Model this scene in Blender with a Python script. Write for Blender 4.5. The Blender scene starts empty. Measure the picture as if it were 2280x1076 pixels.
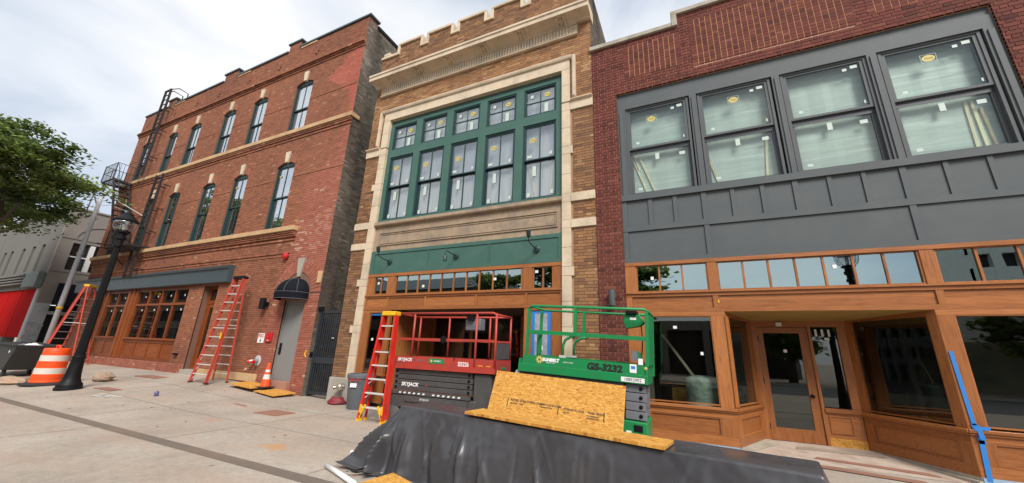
import bpy, math, random
from math import sin, cos, pi, radians, sqrt
from mathutils import Vector, Matrix
random.seed(7)
S = bpy.context.scene
COL = S.collection

# ---------------------------------------------------------------- camera
cam_d = bpy.data.cameras.new("camera"); cam = bpy.data.objects.new("camera", cam_d); COL.objects.link(cam)
cam_d.sensor_width = 36.0; cam_d.lens = 829.53 / 2280 * 36; cam_d.clip_start = 0.05; cam_d.clip_end = 1500
def cam_axes(yaw, pitch, roll):
    f = Vector((-sin(yaw) * cos(pitch), cos(yaw) * cos(pitch), sin(pitch)))
    r = Vector((cos(yaw), sin(yaw), 0)); d = f.cross(r)
    c, s = cos(roll), sin(roll)
    return c * r + s * d, -s * r + c * d, f
r_, d_, f_ = cam_axes(radians(25.66), radians(16.39), radians(-2.17))
m3 = Matrix((r_, -d_, -f_)).transposed()
CAMLOC = Vector((0, -8.4, 1.6))
cam.matrix_world = Matrix.Translation(CAMLOC) @ m3.to_4x4()
S.camera = cam

# ---------------------------------------------------------------- sky, sun, exposure
SUN_EL, SUN_AZ = radians(45), radians(140)       # azimuth measured from +Y towards +X
W = bpy.data.worlds.new("World"); S.world = W; W.use_nodes = True
wn, wl = W.node_tree.nodes, W.node_tree.links; wn.clear()
sky = wn.new("ShaderNodeTexSky"); sky.sky_type = 'NISHITA'; sky.sun_disc = False
sky.sun_elevation = SUN_EL; sky.sun_rotation = SUN_AZ
tc = wn.new("ShaderNodeTexCoord"); mp = wn.new("ShaderNodeMapping"); mp.inputs['Scale'].default_value = (1, 1, 2.2); mp.inputs['Location'].default_value = (.35, 1.7, .2)
nz = wn.new("ShaderNodeTexNoise"); nz.inputs['Scale'].default_value = 1.7; nz.inputs['Detail'].default_value = 5; nz.inputs['Roughness'].default_value = .52; nz.inputs['Distortion'].default_value = .35
rp = wn.new("ShaderNodeValToRGB"); e = rp.color_ramp.elements
e[0].position = .39; e[0].color = (.58, .65, .76, 1); e[1].position = .62; e[1].color = (1.0, 1.0, 1.0, 1)
e2 = e.new(.5); e2.color = (.82, .86, .92, 1)
sc_ = wn.new("ShaderNodeVectorMath"); sc_.operation = 'SCALE'; sc_.inputs['Scale'].default_value = 3.6
mx = wn.new("ShaderNodeMix"); mx.data_type = 'RGBA'; mx.inputs[0].default_value = .93
bg = wn.new("ShaderNodeBackground"); bg.inputs['Strength'].default_value = .1
wo = wn.new("ShaderNodeOutputWorld")
wl.new(tc.outputs['Generated'], mp.inputs[0]); wl.new(mp.outputs[0], nz.inputs['Vector']); wl.new(nz.outputs['Fac'], rp.inputs[0])
wl.new(rp.outputs[0], sc_.inputs[0]); wl.new(sky.outputs[0], mx.inputs[6]); wl.new(sc_.outputs[0], mx.inputs[7])
wl.new(mx.outputs[2], bg.inputs[0]); wl.new(bg.outputs[0], wo.inputs[0])
sun_d = bpy.data.lights.new("sun", 'SUN'); sun_d.energy = 1.5; sun_d.angle = radians(24); sun_d.color = (1, .96, .9)
sun = bpy.data.objects.new("sun", sun_d); COL.objects.link(sun)
sdir = Vector((sin(SUN_AZ) * cos(SUN_EL), cos(SUN_AZ) * cos(SUN_EL), sin(SUN_EL)))
sun.rotation_euler = sdir.to_track_quat('Z', 'Y').to_euler()
S.view_settings.view_transform = 'Standard'; S.view_settings.look = 'None'
S.view_settings.exposure = 1.55; S.view_settings.gamma = 1; S.view_settings.use_curve_mapping = False
S.render.engine = 'CYCLES'
S.cycles.max_bounces = 6; S.cycles.diffuse_bounces = 3; S.cycles.transparent_max_bounces = 12; S.cycles.caustics_reflective = False
S.cycles.use_denoising = True; S.cycles.use_adaptive_sampling = False

# ---------------------------------------------------------------- helpers
OFF = {}
class MB:
    def __init__(s): s.v = []; s.f = []; s.m = []; s.t = []
    def poly(s, pts, m=0, t=.5):
        n = len(s.v); s.v += [tuple(p) for p in pts]; s.f.append(tuple(range(n, n + len(pts)))); s.m.append(m); s.t.append(t); return s
    def box(s, x0, x1, y0, y1, z0, z1, m=0, t=.5, M=None):
        n = len(s.v)
        P = [(x0, y0, z0), (x1, y0, z0), (x1, y1, z0), (x0, y1, z0), (x0, y0, z1), (x1, y0, z1), (x1, y1, z1), (x0, y1, z1)]
        if M is not None: P = [tuple(M @ Vector(p)) for p in P]
        s.v += P
        for q in ((0, 3, 2, 1), (4, 5, 6, 7), (0, 1, 5, 4), (1, 2, 6, 5), (2, 3, 7, 6), (3, 0, 4, 7)):
            s.f.append(tuple(n + i for i in q)); s.m.append(m); s.t.append(t)
        return s
    def brick(s, x0, x1, y0, y1, z0, z1, m=0, t=.5):      # open at the back (y1)
        n = len(s.v)
        s.v += [(x0, y0, z0), (x1, y0, z0), (x1, y1, z0), (x0, y1, z0), (x0, y0, z1), (x1, y0, z1), (x1, y1, z1), (x0, y1, z1)]
        for q in ((0, 3, 2, 1), (4, 5, 6, 7), (0, 1, 5, 4), (1, 2, 6, 5), (3, 0, 4, 7)):
            s.f.append(tuple(n + i for i in q)); s.m.append(m); s.t.append(t)
        return s
    def beam(s, a, b, w, h, up=(0, 0, 1), m=0):            # rectangular bar from a to b
        a, b = Vector(a), Vector(b); d = (b - a); L = d.length; d /= L
        u = Vector(up); x = d.cross(u)
        if x.length < 1e-4: x = d.cross(Vector((0, 1, 0)))
        x.normalize(); y = x.cross(d)
        M = Matrix((x, d, y)).transposed().to_4x4(); M.translation = a
        return s.box(-w / 2, w / 2, 0, L, -h / 2, h / 2, m, M=M)
    def prism(s, pts, a, b, axis='x', m=0, t=.5):          # 2-D outline extruded along an axis
        def P(u, v, k): return {'x': (k, u, v), 'y': (u, k, v), 'z': (u, v, k)}[axis]
        n = len(s.v); c = len(pts)
        s.v += [P(u, v, a) for u, v in pts] + [P(u, v, b) for u, v in pts]
        s.f += [tuple(n + i for i in range(c)), tuple(n + c + i for i in reversed(range(c)))]; s.m += [m, m]; s.t += [t, t]
        for i in range(c):
            j = (i + 1) % c
            s.f.append((n + i, n + c + i, n + c + j, n + j)); s.m.append(m); s.t.append(t)
        return s
    def tube(s, pts, r, n=8, m=0):
        pts = [Vector(p) for p in pts]; rr = r if isinstance(r, (list, tuple)) else [r] * len(pts)
        base = len(s.v); pu = None
        for i, p in enumerate(pts):
            d = (pts[min(i + 1, len(pts) - 1)] - pts[max(i - 1, 0)]).normalized()
            if pu is None: pu = d.orthogonal().normalized()
            pu = (pu - d * pu.dot(d)).normalized(); w = d.cross(pu)
            for k in range(n):
                a = 2 * pi * k / n; s.v.append(tuple(p + (pu * cos(a) + w * sin(a)) * rr[i]))
        for i in range(len(pts) - 1):
            for k in range(n):
                k2 = (k + 1) % n; o = base + i * n
                s.f.append((o + k, o + k2, o + n + k2, o + n + k)); s.m.append(m); s.t.append(.5)
        e_ = base + (len(pts) - 1) * n
        s.f += [tuple(base + k for k in reversed(range(n))), tuple(e_ + k for k in range(n))]; s.m += [m, m]; s.t += [.5, .5]
        return s
    def lathe(s, prof, c=(0, 0, 0), n=20, m=0, a0=0., a1=2 * pi, M=None):
        full = abs(a1 - a0 - 2 * pi) < 1e-6; cols = n if full else n + 1; base = len(s.v)
        for r, z in prof:
            for k in range(cols):
                a = a0 + (a1 - a0) * k / n; p = Vector((r * cos(a), r * sin(a), z))
                if M is not None: p = M @ p
                s.v.append((c[0] + p.x, c[1] + p.y, c[2] + p.z))
        mm = m if isinstance(m, (list, tuple)) else [m] * (len(prof) - 1)
        for i in range(len(prof) - 1):
            for k in range(n):
                k2 = (k + 1) % cols; o = base + i * cols
                s.f.append((o + k, o + k2, o + cols + k2, o + cols + k)); s.m.append(mm[i]); s.t.append(.5)
        if full:
            if prof[0][0] > 1e-4: s.f.append(tuple(base + k for k in reversed(range(cols)))); s.m.append(mm[0]); s.t.append(.5)
            if prof[-1][0] > 1e-4:
                o = base + (len(prof) - 1) * cols; s.f.append(tuple(o + k for k in range(cols))); s.m.append(mm[-1]); s.t.append(.5)
        return s
    def mesh(s, name, mats, smooth=False, off=None):
        me = bpy.data.meshes.new(name)
        v = s.v if off is None else [(a - off[0], b - off[1], c - off[2]) for a, b, c in s.v]
        me.from_pydata(v, [], s.f)
        for m in (mats if isinstance(mats, (list, tuple)) else [mats]): me.materials.append(m)
        me.polygons.foreach_set('material_index', s.m)
        at = me.attributes.new('tone', 'FLOAT', 'FACE'); at.data.foreach_set('value', s.t)
        if smooth:
            me.polygons.foreach_set('use_smooth', [True] * len(s.f))
        me.update(); return me
    def build(s, name, mats, parent=None, smooth=False, bevel=0, label=None, kind=None, autos=False):
        off = OFF.get(parent.name) if parent else None
        me = s.mesh(name, mats, smooth or autos, off)
        o = bpy.data.objects.new(name, me); COL.objects.link(o)
        if parent: o.parent = parent; OFF[o.name] = off
        if autos:
            try: me.set_sharp_from_angle(angle=radians(35))
            except Exception: pass
        if bevel:
            b = o.modifiers.new('b', 'BEVEL'); b.width = bevel; b.segments = 2; b.limit_method = 'ANGLE'
        if label: o['label'] = label
        if kind: o['kind'] = kind
        return o
def thing(name, label, cat, loc=(0, 0, 0), rot=0, group=None, local=False):
    o = bpy.data.objects.new(name, None); COL.objects.link(o); o.empty_display_size = .2
    o.location = loc; o.rotation_euler = (0, 0, rot)
    o['label'] = label; o['category'] = cat
    if group: o['group'] = group
    OFF[o.name] = None if local else Vector(loc)
    return o
def tag(o, label, cat, group=None):
    o['label'] = label; o['category'] = cat
    if group: o['group'] = group
    return o
def copy_tree(o, parent=None):
    c = o.copy(); COL.objects.link(c)
    if parent is not None: c.parent = parent
    OFF[c.name] = OFF.get(o.name)
    for ch in list(o.children): copy_tree(ch, c)
    return c
def text(body, size, loc, parent, mat, rot=(pi / 2, 0, 0), name='lettering', shear=0, sx=1., bold=0, ax='CENTER', ext=.0015):
    cu = bpy.data.curves.new(name, 'FONT'); cu.body = body; cu.size = size; cu.shear = shear; cu.align_x = ax; cu.align_y = 'CENTER'
    cu.offset = bold; cu.extrude = ext; cu.resolution_u = 3; cu.materials.append(mat)
    tmp = bpy.data.objects.new('tmp', cu); me = bpy.data.meshes.new_from_object(tmp); bpy.data.objects.remove(tmp)
    o = bpy.data.objects.new(name, me); COL.objects.link(o)
    off = OFF.get(parent.name) if parent else None
    o.location = Vector(loc) - (off or Vector((0, 0, 0))); o.rotation_euler = rot; o.scale = (sx, 1, 1)
    if parent: o.parent = parent
    return o
def zg(X, Y=0.):       # the paving rises towards the sill of the red brick building
    t = min(1, max(0, (-X - 9.3) / 7)); return .32 * t * t * (3 - 2 * t) * min(1, max(0, 1 + Y / 4.6))

# ---------------------------------------------------------------- materials
def nm(name):
    m = bpy.data.materials.new(name); m.use_nodes = True; nt = m.node_tree
    return m, nt.nodes, nt.links, nt.nodes['Principled BSDF']
def setp(b, color=None, rough=.6, metal=0., spec=.5):
    if color is not None: b.inputs['Base Color'].default_value = (*color, 1)
    b.inputs['Roughness'].default_value = rough; b.inputs['Metallic'].default_value = metal; b.inputs['Specular IOR Level'].default_value = spec
def mixc(n, l, fac, a, b, blend='MIX'):
    x = n.new('ShaderNodeMix'); x.data_type = 'RGBA'; x.blend_type = blend
    if hasattr(fac, 'links'): l.new(fac, x.inputs[0])
    else: x.inputs[0].default_value = fac
    for i, c in ((6, a), (7, b)):
        if hasattr(c, 'links'): l.new(c, x.inputs[i])
        else: x.inputs[i].default_value = (*c, 1)
    return x.outputs[2]
def noise(n, l, scale, detail=4, rough=.55, vec=None, dist=0):
    t = n.new('ShaderNodeTexNoise'); t.inputs['Scale'].default_value = scale; t.inputs['Detail'].default_value = detail
    t.inputs['Roughness'].default_value = rough; t.inputs['Distortion'].default_value = dist
    if vec is not None: l.new(vec, t.inputs['Vector'])
    return t.outputs['Fac']
def coords(n, l, scale=(1, 1, 1), which='Object', rot=(0, 0, 0)):
    t = n.new('ShaderNodeTexCoord'); m = n.new('ShaderNodeMapping'); m.inputs['Scale'].default_value = scale; m.inputs['Rotation'].default_value = rot
    if which == 'World':
        g = n.new('ShaderNodeNewGeometry'); l.new(g.outputs['Position'], m.inputs[0])
    else: l.new(t.outputs[which], m.inputs[0])
    return m.outputs[0]
def ramp(n, l, fac, stops):
    r = n.new('ShaderNodeValToRGB'); el = r.color_ramp.elements
    while len(el) < len(stops): el.new(.5)
    for i, (p, c) in enumerate(stops): el[i].position = p; el[i].color = (*c, 1) if len(c) == 3 else c
    l.new(fac, r.inputs[0]); return r.outputs[0]
def bump(n, l, b, h, strength=.2, dist=.01):
    x = n.new('ShaderNodeBump'); x.inputs['Strength'].default_value = strength; x.inputs['Distance'].default_value = dist
    l.new(h, x.inputs['Height']); l.new(x.outputs[0], b.inputs['Normal'])
def mat(name, color, rough=.6, metal=0., var=.12, vs=3., bs=0., bscale=40, spec=.5, dirt=None, ds=1.5, damt=.5):
    m, n, l, b = nm(name); setp(b, color, rough, metal, spec)
    v = coords(n, l, which='World')
    c = mixc(n, l, noise(n, l, vs, 5, .6, v), tuple(x * (1 - var) for x in color), tuple(min(1, x * (1 + var)) for x in color))
    if dirt:
        f = ramp(n, l, noise(n, l, ds, 6, .65, v), [(.45, (0, 0, 0)), (.75, (damt,) * 3)]); c = mixc(n, l, f, c, dirt)
    l.new(c, b.inputs['Base Color'])
    if bs: bump(n, l, b, noise(n, l, bscale, 4, .6, v), bs, .01)
    return m
def brickmat(name, stops, rough=.85, soot=None, ss=.35, samt=.5):
    m, n, l, b = nm(name); setp(b, None, rough, 0, .3)
    a = n.new('ShaderNodeAttribute'); a.attribute_name = 'tone'
    v = coords(n, l, which='World')
    c = ramp(n, l, a.outputs['Fac'], stops)
    c = mixc(n, l, .55, c, mixc(n, l, noise(n, l, 9, 6, .7, v), (.62, .62, .62), (1.25, 1.25, 1.25)), 'MULTIPLY')
    if soot:
        f = ramp(n, l, noise(n, l, ss, 6, .62, v), [(.45, (0, 0, 0)), (.7, (samt,) * 3)]); c = mixc(n, l, f, c, soot)
    l.new(c, b.inputs['Base Color']); bump(n, l, b, noise(n, l, 60, 4, .6, v), .35, .006)
    return m
def woodmat(name, dark, mid, light, axis='x', rough=.42, gs=1.):
    m, n, l, b = nm(name); setp(b, None, rough, 0, .4)
    sc = {'x': (1.2 * gs, 16, 16), 'z': (16, 16, 1.2 * gs)}[axis]
    v = coords(n, l, sc, 'World')
    g = noise(n, l, 2.2, 6, .6, v, .8)
    c = ramp(n, l, g, [(.3, dark), (.5, mid), (.72, light)])
    v2 = coords(n, l, (.9, .9, .9), 'World'); c = mixc(n, l, .5, c, mixc(n, l, noise(n, l, 1.6, 3, .5, v2), (.72, .70, .68), (1.2, 1.2, 1.2)), 'MULTIPLY')
    o = n.new('ShaderNodeObjectInfo')       # every board has its own tone
    c = mixc(n, l, .8, c, mixc(n, l, o.outputs['Random'], (.74, .69, .65), (1.18, 1.16, 1.14)), 'MULTIPLY')
    c = mixc(n, l, ramp(n, l, noise(n, l, 5, 6, .7, coords(n, l, (1, 1, 1), 'World')), [(.56, (0, 0, 0)), (.8, (.35,) * 3)]), c, (.30, .20, .13))
    l.new(c, b.inputs['Base Color']); bump(n, l, b, g, .15, .004)
    return m
def glassmat(name, tint=(.9, .95, .93), f0=.1, rough=.0, wav=0., gt=(.93, .97, .97)):
    m, n, l, b = nm(name); n.remove(b); out = n['Material Output']
    tr = n.new('ShaderNodeBsdfTransparent'); tr.inputs[0].default_value = (*tint, 1)
    gl = n.new('ShaderNodeBsdfGlossy'); gl.inputs['Roughness'].default_value = rough; gl.inputs[0].default_value = (*gt, 1)
    lw = n.new('ShaderNodeLayerWeight'); lw.inputs['Blend'].default_value = .5
    p = n.new('ShaderNodeMath'); p.operation = 'POWER'; p.inputs[1].default_value = 4.; l.new(lw.outputs['Facing'], p.inputs[0])
    q = n.new('ShaderNodeMath'); q.operation = 'MULTIPLY_ADD'; q.inputs[1].default_value = 1 - f0; q.inputs[2].default_value = f0; l.new(p.outputs[0], q.inputs[0])
    if wav:
        bp = n.new('ShaderNodeBump'); bp.inputs['Strength'].default_value = wav; bp.inputs['Distance'].default_value = .02
        l.new(noise(n, l, 2.2, 2, .5, coords(n, l, which='World')), bp.inputs['Height']); l.new(bp.outputs[0], gl.inputs['Normal'])
    mx_ = n.new('ShaderNodeMixShader'); l.new(q.outputs[0], mx_.inputs[0]); l.new(tr.outputs[0], mx_.inputs[1]); l.new(gl.outputs[0], mx_.inputs[2])
    l.new(mx_.outputs[0], out.inputs[0]); return m
def filmmat(name, col, streak_scale, folds=.4):
    m, n, l, b = nm(name); setp(b, col, .35, 0, .5)
    v = coords(n, l, streak_scale, 'World')
    g = noise(n, l, 1.5, 2, .5, v, .6)
    c = ramp(n, l, g, [(.3, tuple(x * .82 for x in col)), (.62, col), (.78, tuple(min(1, x * 1.25) for x in col))])
    l.new(c, b.inputs['Base Color']); bump(n, l, b, g, folds, .03); return m

M = {}
M['mar'] = brickmat('maroon_brick', [(0, (.078, .020, .016)), (.4, (.128, .034, .025)), (.8, (.175, .048, .034)), (1, (.21, .07, .046))])
M['mar_m'] = mat('pink_mortar', (.50, .28, .19), .9, var=.18, vs=5, bs=.3)
M['mar_y'] = mat('ochre_mortar', (.52, .29, .13), .9, var=.15, vs=5, bs=.3)
M['tan'] = brickmat('tan_brick', [(0, (.15, .076, .043)), (.35, (.25, .125, .062)), (.7, (.335, .172, .078)), (1, (.45, .265, .135))], soot=(.12, .08, .06), ss=.3, samt=.3)
M['tan_m'] = mat('tan_mortar', (.33, .21, .12), .9, var=.18, vs=4, bs=.3)
M['red'] = brickmat('red_brick', [(0, (.19, .074, .042)), (.4, (.28, .108, .06)), (.75, (.345, .132, .07)), (.93, (.40, .155, .08)), (1, (.44, .23, .15))], soot=(.15, .066, .045), ss=.25, samt=.5)
M['red_m'] = mat('red_mortar', (.19, .10, .072), .9, var=.2, vs=3, bs=.3)
M['pink'] = brickmat('pink_brick', [(0, (.26, .085, .055)), (.5, (.34, .115, .075)), (.9, (.40, .15, .10)), (1, (.48, .29, .22))])
M['pink2'] = brickmat('salmon_brick', [(0, (.34, .095, .062)), (.5, (.42, .125, .082)), (1, (.50, .17, .12))])
M['pink_m'] = mat('pink_mortar_light', (.36, .18, .13), .9, var=.15)
M['gry'] = brickmat('grey_brick', [(0, (.05, .043, .036)), (.4, (.10, .088, .07)), (.8, (.15, .135, .105)), (1, (.24, .22, .175))], soot=(.05, .042, .035), ss=.5, samt=.75)
M['gry_m'] = mat('grey_mortar', (.13, .115, .095), .95, var=.25, vs=1.5, bs=.4)
M['lime'] = mat('limestone', (.62, .50, .36), .8, var=.1, vs=6, bs=.25, dirt=(.33, .27, .20), ds=1.6, damt=.75)
M['limeg'] = mat('grey_limestone', (.40, .36, .29), .85, var=.15, vs=6, bs=.3, dirt=(.15, .13, .11), ds=2, damt=.7)
M['sand'] = mat('sandstone_ledge', (.52, .34, .18), .85, var=.2, vs=3, bs=.3, dirt=(.30, .16, .08), ds=1.4, damt=.7)
M['mott'] = mat('mottled_stone', (.34, .25, .165), .8, var=.4, vs=9, bs=.4, bscale=25, dirt=(.17, .135, .12), ds=1.6, damt=.8)
M['conc'] = mat('plinth_concrete', (.36, .33, .28), .9, var=.15, vs=4, bs=.3, dirt=(.22, .18, .14), ds=2, damt=.6)
M['grey'] = mat('grey_paint', (.086, .096, .101), .58, var=.12, vs=1.1, bs=.08, bscale=30, spec=.3, dirt=(.115, .122, .122), ds=1.3, damt=.6)
M['greyd'] = mat('dark_grey_paint_and_shade', (.04, .045, .055), .4, var=.05)
M['green'] = mat('green_paint', (.050, .120, .095), .5, var=.12, vs=2, spec=.35, dirt=(.085, .15, .125), ds=2.2, damt=.5)
M['greend'] = mat('dark_green_sash', (.012, .04, .042), .4, var=.05)
M['wood'] = woodmat('cedar_x', (.25, .088, .026), (.35, .130, .040), (.42, .165, .056), 'x')
M['woodz'] = woodmat('cedar_z', (.25, .088, .026), (.35, .130, .040), (.42, .165, .056), 'z')
M['mah'] = woodmat('mahogany_x', (.15, .036, .008), (.22, .054, .011), (.28, .078, .016), 'x')
M['mahz'] = woodmat('mahogany_z', (.15, .036, .008), (.22, .054, .011), (.28, .078, .016), 'z')
M['glass'] = glassmat('shop_glass', (.72, .76, .74), .085, wav=.01)
M['glassU'] = glassmat('upper_glass', (.93, .97, .95), .05, wav=.02)
M['glassT'] = glassmat('transom_glass', (.25, .32, .32), .42, wav=.015, gt=(.76, .95, .97))
M['glassL'] = glassmat('sash_glass', (.95, .96, .95), .17, wav=.03)
M['glassW'] = glassmat('coated_sash_glass', (.93, .93, .95), .55, wav=.02)
M['filmR'] = filmmat('wrap_film_green', (.44, .485, .455), (.5, 1, 7), .12)
M['filmG'] = filmmat('wrap_film_grey', (.50, .53, .55), (9, 1, .5), .12)
M['blind'] = filmmat('pale_blind', (.76, .74, .82), (1, 1, .3), .05)
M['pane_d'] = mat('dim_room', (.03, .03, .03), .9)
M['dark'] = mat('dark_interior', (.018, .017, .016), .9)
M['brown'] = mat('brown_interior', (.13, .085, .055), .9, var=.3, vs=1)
M['black'] = mat('black_iron', (.007, .007, .008), .5, .0, var=.2, vs=8, spec=.2)
M['blackw'] = mat('fire_escape_iron', (.022, .016, .016), .7, .0, var=.3, vs=8)
M['navy'] = mat('navy_gate', (.022, .027, .034), .5, var=.1)
M['canvas'] = mat('black_canvas', (.006, .007, .012), .8, spec=.15, var=.2, vs=5, bs=.2, bscale=120)
M['piping'] = mat('pale_piping', (.12, .125, .135), .7)
M['canopy'] = mat('slate_canopy', (.05, .07, .08), .4, var=.08)
M['white'] = mat('white_label', (.75, .75, .73), .6, var=.03)
M['yellow'] = mat('sticker_yellow', (.56, .46, .13), .6, var=.05)
M['stick_b'] = mat('sticker_brown', (.16, .09, .02), .6)
M['mint'] = mat('pale_tape', (.50, .58, .53), .6, var=.05)
M['pine'] = woodmat('pale_pine', (.5, .42, .27), (.66, .6, .42), (.75, .7, .5), 'z', .7)
M['alu'] = mat('aluminium', (.72, .72, .7), .4, .35, var=.1, vs=10)
M['lred'] = mat('ladder_red', (.60, .022, .012), .38, var=.12, vs=9, dirt=(.35, .06, .03), ds=6, damt=.4)
M['lorg'] = mat('ladder_orange', (.48, .058, .034), .5, var=.2, vs=6, dirt=(.32, .10, .07), ds=4, damt=.5)
M['lyel'] = mat('ladder_yellow', (.78, .44, .015), .4, var=.08, vs=6)
M['rubber'] = mat('rubber', (.02, .02, .022), .8, var=.2)
M['tyre'] = mat('grey_tyre', (.11, .105, .10), .8, var=.25, vs=9)
M['sred'] = mat('lift_red', (.43, .040, .025), .5, var=.2, vs=4, dirt=(.16, .06, .05), ds=7, damt=.8)
M['sgrn'] = mat('lift_green', (.006, .225, .066), .42, var=.15, vs=4, dirt=(.04, .10, .05), ds=8, damt=.6)
M['sgry'] = mat('lift_grey', (.16, .165, .185), .5, var=.1, vs=4)
M['sdk'] = mat('lift_dark', (.062, .060, .060), .55, var=.25, vs=5, dirt=(.10, .09, .085), ds=3, damt=.5)
M['wht'] = mat('white_print', (.78, .78, .76), .6, var=.02)
M['blk'] = mat('black_print', (.012, .014, .012), .6)
M['osb_p'] = None
M['org'] = mat('traffic_orange', (.85, .075, .008), .5, var=.08, vs=4, dirt=(.5, .08, .02), ds=5, damt=.35)
M['refl'] = mat('reflective_white', (.62, .58, .52), .55, var=.1, vs=12)
M['steel'] = mat('galvanised_steel', (.48, .49, .5), .6, .0, var=.12, vs=6)
M['blue'] = mat('blue_tape', (.02, .19, .55), .55, var=.08)
M['bluebd'] = mat('blue_board', (.26, .40, .56), .8, var=.12, vs=8, dirt=(.35, .36, .36), ds=4, damt=.6)
M['stucco'] = mat('grey_stucco', (.155, .15, .135), .9, var=.12, vs=1.2, bs=.2, dirt=(.09, .086, .078), ds=.6, damt=.6)
M['stucco2'] = mat('pink_stucco', (.25, .225, .205), .9, var=.08, vs=1.2, bs=.2, dirt=(.16, .145, .135), ds=.7, damt=.5)
M['redb'] = mat('red_board', (.42, .004, .004), .9, var=.12, vs=1.5, spec=.1)
M['rock'] = mat('rubble_stone', (.36, .27, .2), .9, var=.35, vs=8, bs=.7, bscale=14, dirt=(.42, .2, .09), ds=4, damt=.7)
M['relief'] = mat('white_relief_stone', (.45, .46, .47), .85, var=.2, vs=6, bs=.5)
M['bin'] = mat('bin_grey', (.11, .125, .14), .5, var=.1, vs=6)
M['cart'] = mat('cart_grey', (.032, .034, .035), .5, var=.2, vs=4)
M['hose'] = mat('hose_maroon', (.20, .018, .03), .6, var=.2)
M['chrome'] = mat('brushed_brass', (.5, .46, .4), .35, .8)
M['doorg'] = mat('door_grey', (.215, .215, .205), .5, var=.05, vs=1.5)
M['firered'] = mat('fire_red', (.50, .012, .018), .4, var=.08)
M['plast'] = filmmat('clear_plastic_wrap', (.34, .36, .40), (3, 3, 3), .8)
M['poly'] = filmmat('crinkled_wrap', (.55, .66, .58), (5, 5, 5), 1.)
M['ceil'] = woodmat('plywood_ceiling', (.30, .19, .05), (.42, .28, .08), (.5, .34, .11), 'x', .7)
M['paper'] = mat('floor_paper', (.46, .37, .30), .9, var=.2, vs=3, dirt=(.24, .15, .11), ds=2.6, damt=.9)
M['paperb'] = mat('brown_paper', (.27, .13, .09), .9, var=.15, vs=4)
M['paperg'] = mat('grey_board', (.30, .24, .19), .85, var=.2, vs=4)
M['bark'] = mat('bark', (.07, .055, .045), .95, var=.3, vs=6, bs=.8, bscale=20)

# ---------------------------------------------------------------- special materials
def ground_mat():
    m, n, l, b = nm('concrete_paving'); setp(b, None, .9, 0, .3)
    v = coords(n, l, which='World')
    c = ramp(n, l, noise(n, l, .55, 6, .6, v), [(.3, (.30, .255, .21)), (.5, (.365, .313, .262)), (.72, (.42, .37, .315))])
    c = mixc(n, l, .75, c, ramp(n, l, noise(n, l, 55, 3, .75, v), [(.3, (.66, .65, .63)), (.5, (1, 1, 1)), (.72, (1.28, 1.28, 1.26))]), 'MULTIPLY')
    c = mixc(n, l, .6, c, ramp(n, l, noise(n, l, 9, 5, .7, v), [(.35, (.8, .79, .77)), (.6, (1.08, 1.08, 1.08))]), 'MULTIPLY')
    v2 = coords(n, l, (.35, 1.1, 1), 'World')      # reddish clay tracked along the paving
    f = ramp(n, l, noise(n, l, 1.1, 6, .62, v2, .6), [(.46, (0, 0, 0)), (.76, (.55,) * 3)]); c = mixc(n, l, f, c, (.39, .26, .19))
    f = ramp(n, l, noise(n, l, .9, 5, .6, coords(n, l, (1.3, .5, 1), 'World', (0, 0, .6))), [(.58, (0, 0, 0)), (.8, (.45,) * 3)]); c = mixc(n, l, f, c, (.15, .13, .115))
    vo = n.new('ShaderNodeTexVoronoi'); vo.inputs['Scale'].default_value = 1.6; l.new(v, vo.inputs['Vector'])      # gum and drip spots
    c = mixc(n, l, ramp(n, l, vo.outputs['Distance'], [(.035, (.7,) * 3), (.075, (0, 0, 0))]), c, (.13, .11, .095))
    f = ramp(n, l, noise(n, l, 2.6, 8, .74, v, .3), [(.56, (0, 0, 0)), (.72, (.5,) * 3)]); c = mixc(n, l, f, c, (.23, .185, .15))
    g = n.new('ShaderNodeNewGeometry')
    for (px, py, r, sx, colr, am) in ((-6.15, -3.98, .42, 1.6, (.50, .22, .06), .75), (-9.2, -3.3, .5, 2.0, (.42, .24, .16), .4)):
        s = n.new('ShaderNodeVectorMath'); s.operation = 'SUBTRACT'; l.new(g.outputs['Position'], s.inputs[0]); s.inputs[1].default_value = (px, py, 0)
        k = n.new('ShaderNodeVectorMath'); k.operation = 'MULTIPLY'; k.inputs[1].default_value = (1 / (r * sx), 1 / r, 0); l.new(s.outputs[0], k.inputs[0])
        d = n.new('ShaderNodeVectorMath'); d.operation = 'LENGTH'; l.new(k.outputs[0], d.inputs[0])
        ad = n.new('ShaderNodeMath'); ad.operation = 'MULTIPLY_ADD'; ad.inputs[1].default_value = 1.1; l.new(noise(n, l, 4, 5, .6, v), ad.inputs[0]); l.new(d.outputs['Value'], ad.inputs[2])
        f = ramp(n, l, ad.outputs[0], [(.62, (am,) * 3), (1., (0, 0, 0))]); c = mixc(n, l, f, c, colr)
    l.new(c, b.inputs['Base Color']); bump(n, l, b, noise(n, l, 70, 4, .7, v), .35, .008)
    return m
M['ground'] = ground_mat()
M['strip'] = mat('asphalt_strip', (.15, .118, .092), .9, var=.25, vs=7, bs=.4, dirt=(.26, .16, .11), ds=.8, damt=.6)
M['joint'] = mat('paving_joint', (.255, .213, .175), .95, var=.2, vs=5)
M['road'] = mat('road_asphalt', (.06, .06, .06), .9, var=.2, vs=3, bs=.3)
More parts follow.
